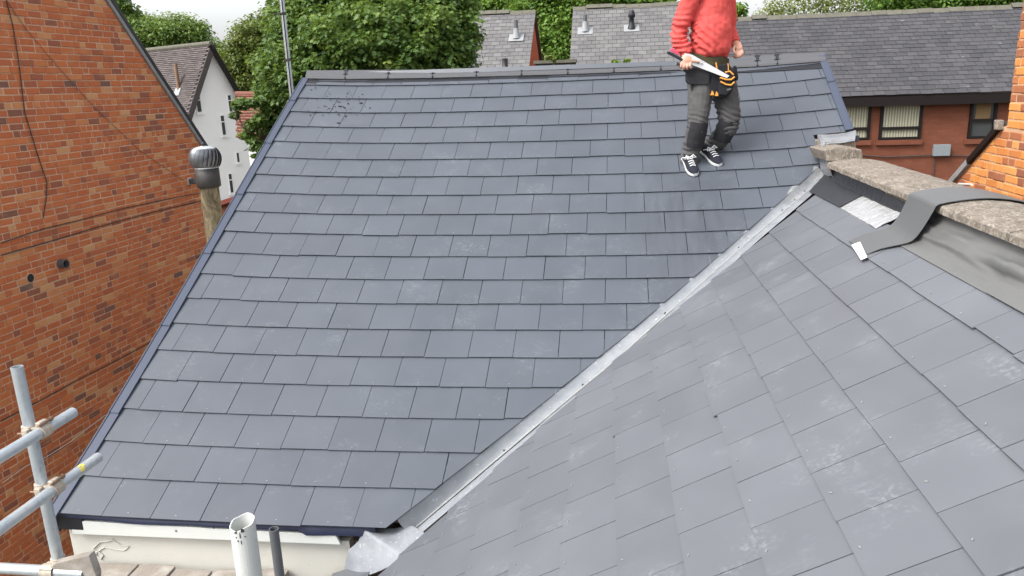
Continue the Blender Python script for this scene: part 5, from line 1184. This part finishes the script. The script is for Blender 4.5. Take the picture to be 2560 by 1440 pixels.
def fuse(mb, name, mat, parent, voxel, smooth=3, disp=None):
    """melt the lofts into one continuous skin, then add folds"""
    off = base_of(parent); bm = bmesh.new(); me = mb.mesh(name + '_src', off); bm.from_mesh(me); bmesh.ops.remove_doubles(bm, verts=bm.verts, dist=1e-6); bmesh.ops.recalc_face_normals(bm, faces=bm.faces); bm.to_mesh(me); bm.free()
    o = bpy.data.objects.new(name + '_src', me); COL.objects.link(o); r = o.modifiers.new('r', 'REMESH'); r.mode = 'VOXEL'; r.voxel_size = voxel
    s_ = o.modifiers.new('s', 'SMOOTH'); s_.iterations = smooth; s_.factor = 0.5
    dg = bpy.context.evaluated_depsgraph_get(); new = bpy.data.meshes.new_from_object(o.evaluated_get(dg)); bpy.data.objects.remove(o); new.name = name
    n = len(new.vertices)
    if disp is not None:
        co = np.empty(n * 3); new.vertices.foreach_get('co', co); co = co.reshape(-1, 3); nr = np.empty(n * 3); new.vertices.foreach_get('normal', nr); nr = nr.reshape(-1, 3)
        d = np.array([disp(q + off) for q in co]); new.vertices.foreach_set('co', (co + nr * d[:, None]).ravel())
    new.polygons.foreach_set('use_smooth', [True] * len(new.polygons)); new.materials.clear(); new.update()
    ob = link_mesh(name, new, parent, mat); WL[ob.name] = off; return ob

A3 = math.radians(33); FWD = np.array([math.sin(A3), -math.cos(A3), 0]); RGT = np.array([-math.cos(A3), -math.sin(A3), 0])       # his forward, his right
J = lambda px, py, Y: atY(px, py, Y)
pel = J(1776, 186, 6.74); wst = J(1774, 148, 6.74); bel = J(1777, 105, 6.73); che = J(1779, 45, 6.75); nck = J(1781, -22, 6.76); hd = J(1783, -62, 6.72)
hR, hL = J(1755, 190, 6.67), J(1800, 190, 6.80)
kR, kL = J(1745, 300, 6.60), J(1823, 302, 6.70)
aR, aL = J(1722, 400, 6.70), J(1766, 376, 6.86)
sR, sL = J(1729, -4, 6.65), J(1814, -2, 6.88)
eR, eL = J(1698, 82, 6.66), J(1822, 74, 6.96)
wR, wL = J(1716, 133, 6.56), J(1837, 106, 6.82)
fR = [inv(S1, *q, g=(12, 6)) for q in ((1712, 404), (1737, 444))]; fL = [inv(S1, *q, g=(13, 6)) for q in ((1748, 376), (1799, 419))]
MAN = thing('person', 'roofer in red sweatshirt and charcoal work trousers stepping across the new slates', 'person', (S1(*fR[0]) + S1(*fL[0])) / 2)
# body: one skin with head, hands and legs
b = MB(); sd = RGT
tubes(b, [pel - (0, 0, 0.03), wst, bel, che, nck - (0, 0, 0.02)], [(0.145, 0.10), (0.135, 0.10), (0.145, 0.11), (0.165, 0.11), (0.075, 0.07)], sd)
tubes(b, [nck - (0, 0, 0.06), nck + (0, 0, 0.05), hd - (0, 0, 0.04)], [0.062, 0.056, 0.058], sd)
blob(b, hd + (0, 0, 0.04), (0.078, 0.098, 0.118), np.array([RGT, FWD, ZV])); blob(b, hd + FWD * 0.055 - (0, 0, 0.045), (0.052, 0.05, 0.055), np.array([RGT, FWD, ZV]))
tubes(b, [hd + FWD * 0.092 + (0, 0, 0.045), hd + FWD * 0.118 + (0, 0, 0.005)], [0.010, 0.016], sd, 8); blob(b, hd + FWD * 0.102 - (0, 0, 0.036), (0.026, 0.012, 0.008), np.array([RGT, FWD, ZV]))
for s_ in (-1, 1):
    blob(b, hd + RGT * 0.080 * s_ + (0, 0, 0.018), (0.010, 0.022, 0.034), np.array([RGT, FWD, ZV])); blob(b, hd + RGT * 0.032 * s_ + FWD * 0.082 + (0, 0, 0.040), (0.014, 0.012, 0.009), np.array([RGT, FWD, ZV]))
tubes(b, [sR, eR, wR], [0.055, 0.043, 0.030], FWD); tubes(b, [sL, eL, wL], [0.055, 0.043, 0.030], FWD)
tubes(b, [hR, kR, aR], [0.085, 0.056, 0.040], RGT); tubes(b, [hL, kL, aL], [0.085, 0.056, 0.040], RGT)
for a_, f_ in ((aR, fR), (aL, fL)): tubes(b, [a_, S1(*(f_[0] * 0.7 + f_[1] * 0.3)) + N1 * 0.065, S1(*(f_[0] * 0.2 + f_[1] * 0.8)) + N1 * 0.045], [0.04, 0.03, 0.014], RGT, 10)
# right hand closed over the saw grip
pR = J(1717, 152, 6.52); tubes(b, [wR, J(1716, 143, 6.53), pR, J(1715, 160, 6.525)], [(0.028, 0.021), (0.042, 0.019), (0.047, 0.019), (0.042, 0.016)], (1, 0, 0.15), 12)
for x0, x1, x2, l in ((1704, 1702, 1706, 0), (1711, 1709, 1712, 3), (1719, 1718, 1720, 3), (1727, 1727, 1727, 1)):
    tubes(b, [J(x0, 157, 6.515), J(x0 - 1, 163 + l, 6.495), J(x1, 169 + l, 6.505), J(x2, 170 + l, 6.535)], [0.0105, 0.0102, 0.0095, 0.008], (1, 0, 0), 8)
tubes(b, [J(1728, 146, 6.53), J(1735, 152, 6.505), J(1743, 154, 6.50), J(1749, 155, 6.503)], [0.013, 0.012, 0.0105, 0.008], (0, 0, 1), 8)
# left hand hanging half open
pL = J(1844, 119, 6.76); tubes(b, [wL, J(1841, 112, 6.785), pL, J(1846, 126, 6.75)], [(0.026, 0.021), (0.038, 0.020), (0.042, 0.018), (0.038, 0.015)], (0.8, -0.5, 0.3), 12)
for x0, y0, x1, y1, x2, y2 in ((1853, 124, 1857, 132, 1853, 139), (1849, 127, 1852, 137, 1847, 143), (1844, 129, 1846, 139, 1841, 144), (1839, 128, 1840, 136, 1836, 141)):
    tubes(b, [J(x0, y0, 6.745), J(x1, y1, 6.725), J(x2, y2, 6.735), J(x2 - 4, y2 + 1, 6.755)], [0.0105, 0.010, 0.009, 0.0075], (1, 0, 0), 8)
tubes(b, [J(1838, 115, 6.75), J(1834, 123, 6.72), J(1836, 130, 6.705), J(1839, 134, 6.70)], [0.0125, 0.0115, 0.0105, 0.008], (1, 0, 0), 8)
fuse(b, 'body', MAT['skin'], MAN, 0.0055, 2)
h_ = MB(); blob(h_, hd + (0, 0, 0.062) - FWD * 0.015, (0.084, 0.100, 0.108), np.array([RGT, FWD, ZV])); fuse(h_, 'hair', MAT['hair'], MAN, 0.012, 2, lambda q: 0.004 * mnoise.noise(Vector(q * 40)) - (0.05 if (q - hd) @ FWD > 0.055 and q[2] < hd[2] + 0.085 else 0) - (0.06 if q[2] < hd[2] - 0.01 else 0))
# sweatshirt
b = MB(); hem = J(1774, 141, 6.735)
tubes(b, [hem - (0, 0, 0.012), hem + (0, 0, 0.025), J(1776, 118, 6.725) , bel, J(1779, 75, 6.73), che, J(1780, 2, 6.755), nck - (0, 0, 0.015)], [(0.155, 0.125), (0.166, 0.136), (0.176, 0.155), (0.178, 0.155), (0.178, 0.146), (0.186, 0.140), (0.170, 0.120), (0.088, 0.085)], sd, 24)
tubes(b, [sR + RGT * -0.03, sR, J(1710, 42, 6.645), eR, J(1702, 108, 6.61), J(1712, 124, 6.575), J(1717, 131, 6.56)], [0.085, 0.085, 0.073, 0.068, 0.064, 0.056, 0.046], FWD, 18)
tubes(b, [sL + RGT * 0.03, sL, J(1821, 40, 6.93), eL, J(1830, 92, 6.88), J(1836, 103, 6.83)], [0.080, 0.080, 0.070, 0.064, 0.056, 0.046], FWD, 18)
def fold(q):
    v = Vector(q); d = 0.008 * mnoise.noise(Vector((v.x * 9, v.y * 9, v.z * 12))) + 0.004 * mnoise.noise(Vector((v.x * 24, v.y * 24, v.z * 30)))
    de = min(np.linalg.norm(q - eR), np.linalg.norm(q - J(1706, 112, 6.60))); d += 0.014 * math.exp(-(de / 0.12) ** 2) * math.sin(v.z * 150 + 6 * mnoise.noise(v * 7))
    dl = np.linalg.norm(q - (J(1745, 108, 6.60))); d += 0.010 * math.exp(-(dl / 0.15) ** 2) * math.sin((v.z * 0.8 + v.x * 0.9) * 95 + 4 * mnoise.noise(v * 6))
    dh = abs(v.z - hem[2] - 0.05); d += 0.007 * math.exp(-(dh / 0.05) ** 2) * mnoise.noise(Vector((v.x * 24, v.y * 24, v.z * 8)))
    d += 0.009 * math.exp(-((v.z - J(1780, 30, 6.7)[2]) / 0.16) ** 2) * mnoise.noise(Vector((v.x * 5 + v.z * 11, v.y * 7, v.z * 6 - v.x * 8))); return d
fuse(b, 'sweatshirt', MAT['sweat'], MAN, 0.006, 2, fold)
for c, d_, r_ in ((J(1717, 133, 6.56), J(1717, 131, 6.56) - J(1712, 122, 6.575), 0.043), (J(1836.5, 104.5, 6.828), J(1837, 106, 6.82) - J(1832, 96, 6.86), 0.043)):
    d_ = d_ / np.linalg.norm(d_); q = MB(); q.tube([c - d_ * 0.035, c - d_ * 0.012, c + d_ * 0.012, c + d_ * 0.016], [r_ * 1.04, r_ * 1.03, r_ * 0.97, r_ * 0.88], 18); q.build('cuff', MAT['sweat'], MAN)
# trousers
b = MB()
tubes(b, [wst + (0, 0, 0.01), J(1776, 160, 6.735), pel, pel - (0, 0, 0.09)], [(0.148, 0.112), (0.160, 0.125), (0.170, 0.132), (0.115, 0.11)], sd, 22)
tubes(b, [hR + (0, 0, 0.02), J(1749, 245, 6.64), kR, J(1735, 350, 6.64), J(1727, 380, 6.68), J(1724, 405, 6.70)], [0.112, 0.102, 0.086, 0.080, 0.079, 0.076], RGT, 18)
tubes(b, [hL + (0, 0, 0.02), J(1815, 245, 6.75), kL, J(1806, 338, 6.76), J(1783, 362, 6.84), J(1770, 380, 6.87)], [0.110, 0.104, 0.088, 0.082, 0.078, 0.072], RGT, 18)
def foldt(q):
    v = Vector(q); d = 0.009 * mnoise.noise(Vector((v.x * 10, v.y * 10, v.z * 8))) + 0.0045 * mnoise.noise(Vector((v.x * 26 + v.z * 12, v.y * 26, v.z * 22)))
    for c, r_, a in ((aR + (0, 0, 0.05), 0.12, 0.011), (aL + (0, 0, 0.05), 0.12, 0.011), (kR - (0, 0, 0.02), 0.10, 0.006), (kL + (0, 0, 0.02), 0.12, 0.008), (hL - (0, 0, 0.18), 0.14, 0.007)):
        dd = np.linalg.norm(q - c); d += a * math.exp(-(dd / r_) ** 2) * math.sin((v.z + 0.35 * v.x) * 120 + 6 * mnoise.noise(v * 8))
    return d
fuse(b, 'trousers', MAT['trouser'], MAN, 0.006, 2, foldt)
def patch(k0, k1, c, w_, n_, name='knee_pad'):
    """padded panel wrapped on the front of the leg"""
    P = []; ax = (np.asarray(k1) - np.asarray(k0)); L_ = np.linalg.norm(ax); ax = ax / L_; f = -np.array(J(1770, 300, 6.7)); f[2] = 0; f = f / np.linalg.norm(f); f = f * 0.9 + FWD * 0.5; f -= ax * (f @ ax); f /= np.linalg.norm(f); s_ = np.cross(ax, f)
    for t in np.linspace(0, 1, 12):
        row = []
        for a in np.linspace(-w_, w_, 12):
            rr = c * (1 - 0.06 * abs(2*t - 1) ** 3) + 0.004 * mnoise.noise(Vector((a * 3, t * 6, k0[0]))); row.append(np.asarray(k0) + ax * L_ * t + (f * math.cos(a) + s_ * math.sin(a)) * rr)
        P.append(row)
    m = MB(); m.grid(P, 0.012, f); m.build(name, MAT['pad'], MAN)
patch(J(1746, 300, 6.60), J(1734, 362, 6.65), 0.094, 0.95, 0); patch(J(1823, 292, 6.70), J(1801, 345, 6.77), 0.099, 0.95, 0)
# shoes: white rubber sole, dark canvas upper, white laces
def shoe(f, name='shoe'):
    h0, t0 = S1(*f[0], 0.016), S1(*f[1], 0.016); nrm = N1; fw = t0 - h0; fw -= nrm * (fw @ nrm); fw /= np.linalg.norm(fw); s_ = np.cross(nrm, fw); L_ = 0.285; o = t0 - fw * (L_ - 0.01)
    wd = lambda t: 0.036 + 0.016 * math.sin(math.pi * min(1, t * 1.05)) ** 0.8 * (0.6 + 0.5 * t)
    ts = np.linspace(0, 1, 15); xs = [t * L_ for t in ts]; wd = [0.020, 0.031, 0.035, 0.036, 0.036, 0.036, 0.038, 0.041, 0.045, 0.048, 0.0495, 0.049, 0.045, 0.035, 0.016]
    top = [o + fw * x + s_ * w_ for x, w_ in zip(xs, wd)] + [o + fw * x - s_ * w_ for x, w_ in zip(reversed(xs), reversed(wd))]
    m = MB(); m.prism([q + nrm * 0.030 for q in top], [q + nrm * 0.0005 for q in top]); sh = thing_part(name)
    sole = m.build('shoe', MAT['rubber_white'], MAN, bevel=0.006)
    P = []; hts = [0.055, 0.078, 0.088, 0.090, 0.090, 0.090, 0.088, 0.084, 0.078, 0.072, 0.066, 0.060, 0.054, 0.046, 0.036]
    for x, w_, h in zip(xs, wd, hts):
        row = []
        for a in np.linspace(0, math.pi, 11): row.append(o + fw * x + s_ * (w_ * 0.95) * math.cos(a) * (1 if a < 0.01 or a > 3.13 else 1) + nrm * (0.028 + (h - 0.028) * math.sin(a) ** 0.7))
        P.append(row)
    m = MB(); m.grid(P); m.build('upper', MAT['canvas'], sole)
    m = MB()
    for i in range(4):
        x = 0.145 + 0.022 * i; z = np.interp(x, xs, hts) + 0.004; m.tube([o + fw * (x + 0.004) + s_ * 0.024 + nrm * (z - 0.006), o + fw * x + nrm * (z + 0.002), o + fw * (x - 0.004) - s_ * 0.024 + nrm * (z - 0.006)], 0.0045, 6)
    z = 0.098
    for sg in (-1, 1): m.tube([o + fw * 0.14 + nrm * z, o + fw * 0.13 + s_ * 0.03 * sg + nrm * (z + 0.015), o + fw * 0.15 + s_ * 0.05 * sg + nrm * (z - 0.002), o + fw * 0.145 + s_ * 0.015 * sg + nrm * z], 0.0042, 6); m.tube([o + fw * 0.14 + nrm * z, o + fw * 0.10 + s_ * 0.055 * sg + nrm * (z - 0.02)], 0.0035, 6)
    m.build('lace', MAT['rubber_white'], sole)
def thing_part(n): return n
shoe(fR); shoe(fL)
# belt, pouches and holster
m = MB(); P = []
for t in np.linspace(0, 2 * math.pi, 37):
    c = J(1775, 155, 6.737) + RGT * 0.166 * math.cos(t) + FWD * 0.134 * math.sin(t) + np.array([0, 0, 0.012 * math.cos(t)]); P.append([c - (0, 0, 0.028), c + (0, 0, 0.028)])
m.grid(P); belt = m.build('tool_belt', MAT['khaki'], MAN)
def slab(pix, Y, th, name, mat, parent, lean=0.0, bev=0.006):
    q = [J(x, y, Y + lean * (y - pix[0][1])) for x, y in pix]; m = MB(); m.prism(q, [p_ + np.array([-0.0, th, 0]) for p_ in q]); return m.build(name, mat, parent, bevel=bev)
pou = slab([(1786, 163), (1821, 158), (1836, 178), (1838, 205), (1829, 232), (1814, 246), (1792, 244), (1774, 233), (1777, 190)], 6.555, 0.08, 'pouch', MAT['pouch'], belt, bev=0.012)
slab([(1800, 188), (1834, 190), (1832, 226), (1815, 240), (1796, 238)], 6.53, 0.04, 'pouch', MAT['pouch'], belt, bev=0.012)
slab([(1836, 163), (1842, 166), (1847, 196), (1843, 203), (1836, 198)], 6.60, 0.07, 'pouch', MAT['pouch'], belt, bev=0.01)
slab([(1714, 168), (1745, 172), (1776, 178), (1774, 205), (1770, 214), (1722, 211), (1714, 204)], 6.545, 0.04, 'holster', MAT['pad'], belt, bev=0.01)
for pts, r_ in (([(1800, 194), (1815, 199), (1828, 199), (1837, 192)], 0.007), ([(1801, 204), (1814, 211), (1828, 213), (1836, 205)], 0.007), ([(1790, 156), (1791, 164), (1793, 172)], 0.006), ([(1820, 158), (1821, 166), (1821, 176)], 0.004), ([(1813, 181), (1824, 178), (1834, 187)], 0.006)):
    m = MB(); m.tube([J(x, y, 6.522 if y > 176 else 6.55) for x, y in pts], r_, 8); m.build('piping', MAT['orange'], pou)
for x, y in ((1780, 233), (1791, 235)):
    q = [J(x - 4, y + 5, 6.548), J(x + 5, y + 5, 6.548), J(x + 4, y - 2, 6.548), J(x, y - 7, 6.548)]; m = MB(); m.prism(q, [p_ + np.array([0, 0.01, 0]) for p_ in q]); m.build('corner_patch', MAT['orange'], pou)
q = [J(x, y, 6.526) for x, y in ((1818, 222), (1828, 220), (1827, 225), (1817, 227))]; m = MB(); m.prism(q, [p_ + np.array([0, 0.004, 0]) for p_ in q]); m.build('badge', MAT['pvc'], pou)
# khaki strap showing under the sweatshirt
slab([(1727, 128), (1760, 140), (1786, 158), (1784, 170), (1752, 152), (1728, 140)], 6.575, 0.02, 'strap', MAT['khaki'], belt)
# handsaw in his right hand
YS = 6.505
SAW = thing('handsaw', 'handsaw with pale steel blade and black and red grip in the roofer\'s hand', 'saw', J(1716, 152, YS))
bl = [J(*q, YS + 0.012) for q in ((1712, 133), (1731, 137), (1823.5, 189.6), (1817, 195), (1730, 162), (1704, 150))]; m = MB(); m.prism(bl, [q + np.array([0, 0.0018, 0]) for q in bl]); m.build('blade', MAT['blade'], SAW)
gr = [J(*q, YS + 0.004) for q in ((1667, 129), (1673, 128), (1698, 141), (1712, 150), (1708, 156), (1697, 149), (1668, 134))]; m = MB(); m.prism(gr, [q + np.array([0, 0.028, 0]) for q in gr]); m.build('grip', MAT['black'], SAW, bevel=0.005)
gr = [J(*q, YS + 0.006) for q in ((1674, 126), (1682, 119), (1697, 132), (1699, 139), (1693, 137))]; m = MB(); m.prism(gr, [q + np.array([0, 0.022, 0]) for q in gr]); m.build('grip_inlay', MAT['red_grip'], SAW, bevel=0.004)
m = MB(); c = J(1755, 160.5, YS + 0.0112)
u_ = (J(1765, 166, YS + 0.0112) - J(1745, 155, YS + 0.0112)); u_ /= np.linalg.norm(u_); w_ = np.cross(u_, (0, 1, 0))
m.tube([c + u_ * 0.0095 * math.cos(a) + w_ * 0.0065 * math.sin(a) for a in np.linspace(0, 2 * math.pi, 17)], 0.0018, 5); m.build('printed_mark', MAT['black'], SAW)
for x0, y0, x1, y1, r_ in ((1745, 152, 1750, 156, 0.0022), (1744, 157, 1749, 160, 0.0026), (1748, 150, 1762, 157, 0.0009)):
    m = MB(); m.tube([J(x0, y0, YS + 0.0112), J(x1, y1, YS + 0.0112)], r_, 5); m.build('printed_mark', MAT['black'], SAW)
HM = thing('hammer', 'steel hammer head hanging from the belt under the roofer\'s hand', 'hammer', J(1694, 160, 6.56))
m = MB(); a_, b_ = J(1689, 159, 6.55), J(1703, 163, 6.56); m.tube([a_, a_ + (b_ - a_) * 0.3, a_ + (b_ - a_) * 0.34, b_], [0.017, 0.017, 0.011, 0.012], 12); m.build('head', MAT['steel'], HM)
m = MB(); m.tube([b_, J(1708, 168, 6.56), J(1706, 175, 6.565), J(1699, 173, 6.565)], [0.011, 0.008, 0.006, 0.003], 8); m.build('claw', MAT['steel'], HM)
m = MB(); m.tube([J(1697, 161, 6.565), J(1726, 190, 6.58), J(1734, 235, 6.585)], 0.012, 8); m.build('handle', MAT['black'], HM)
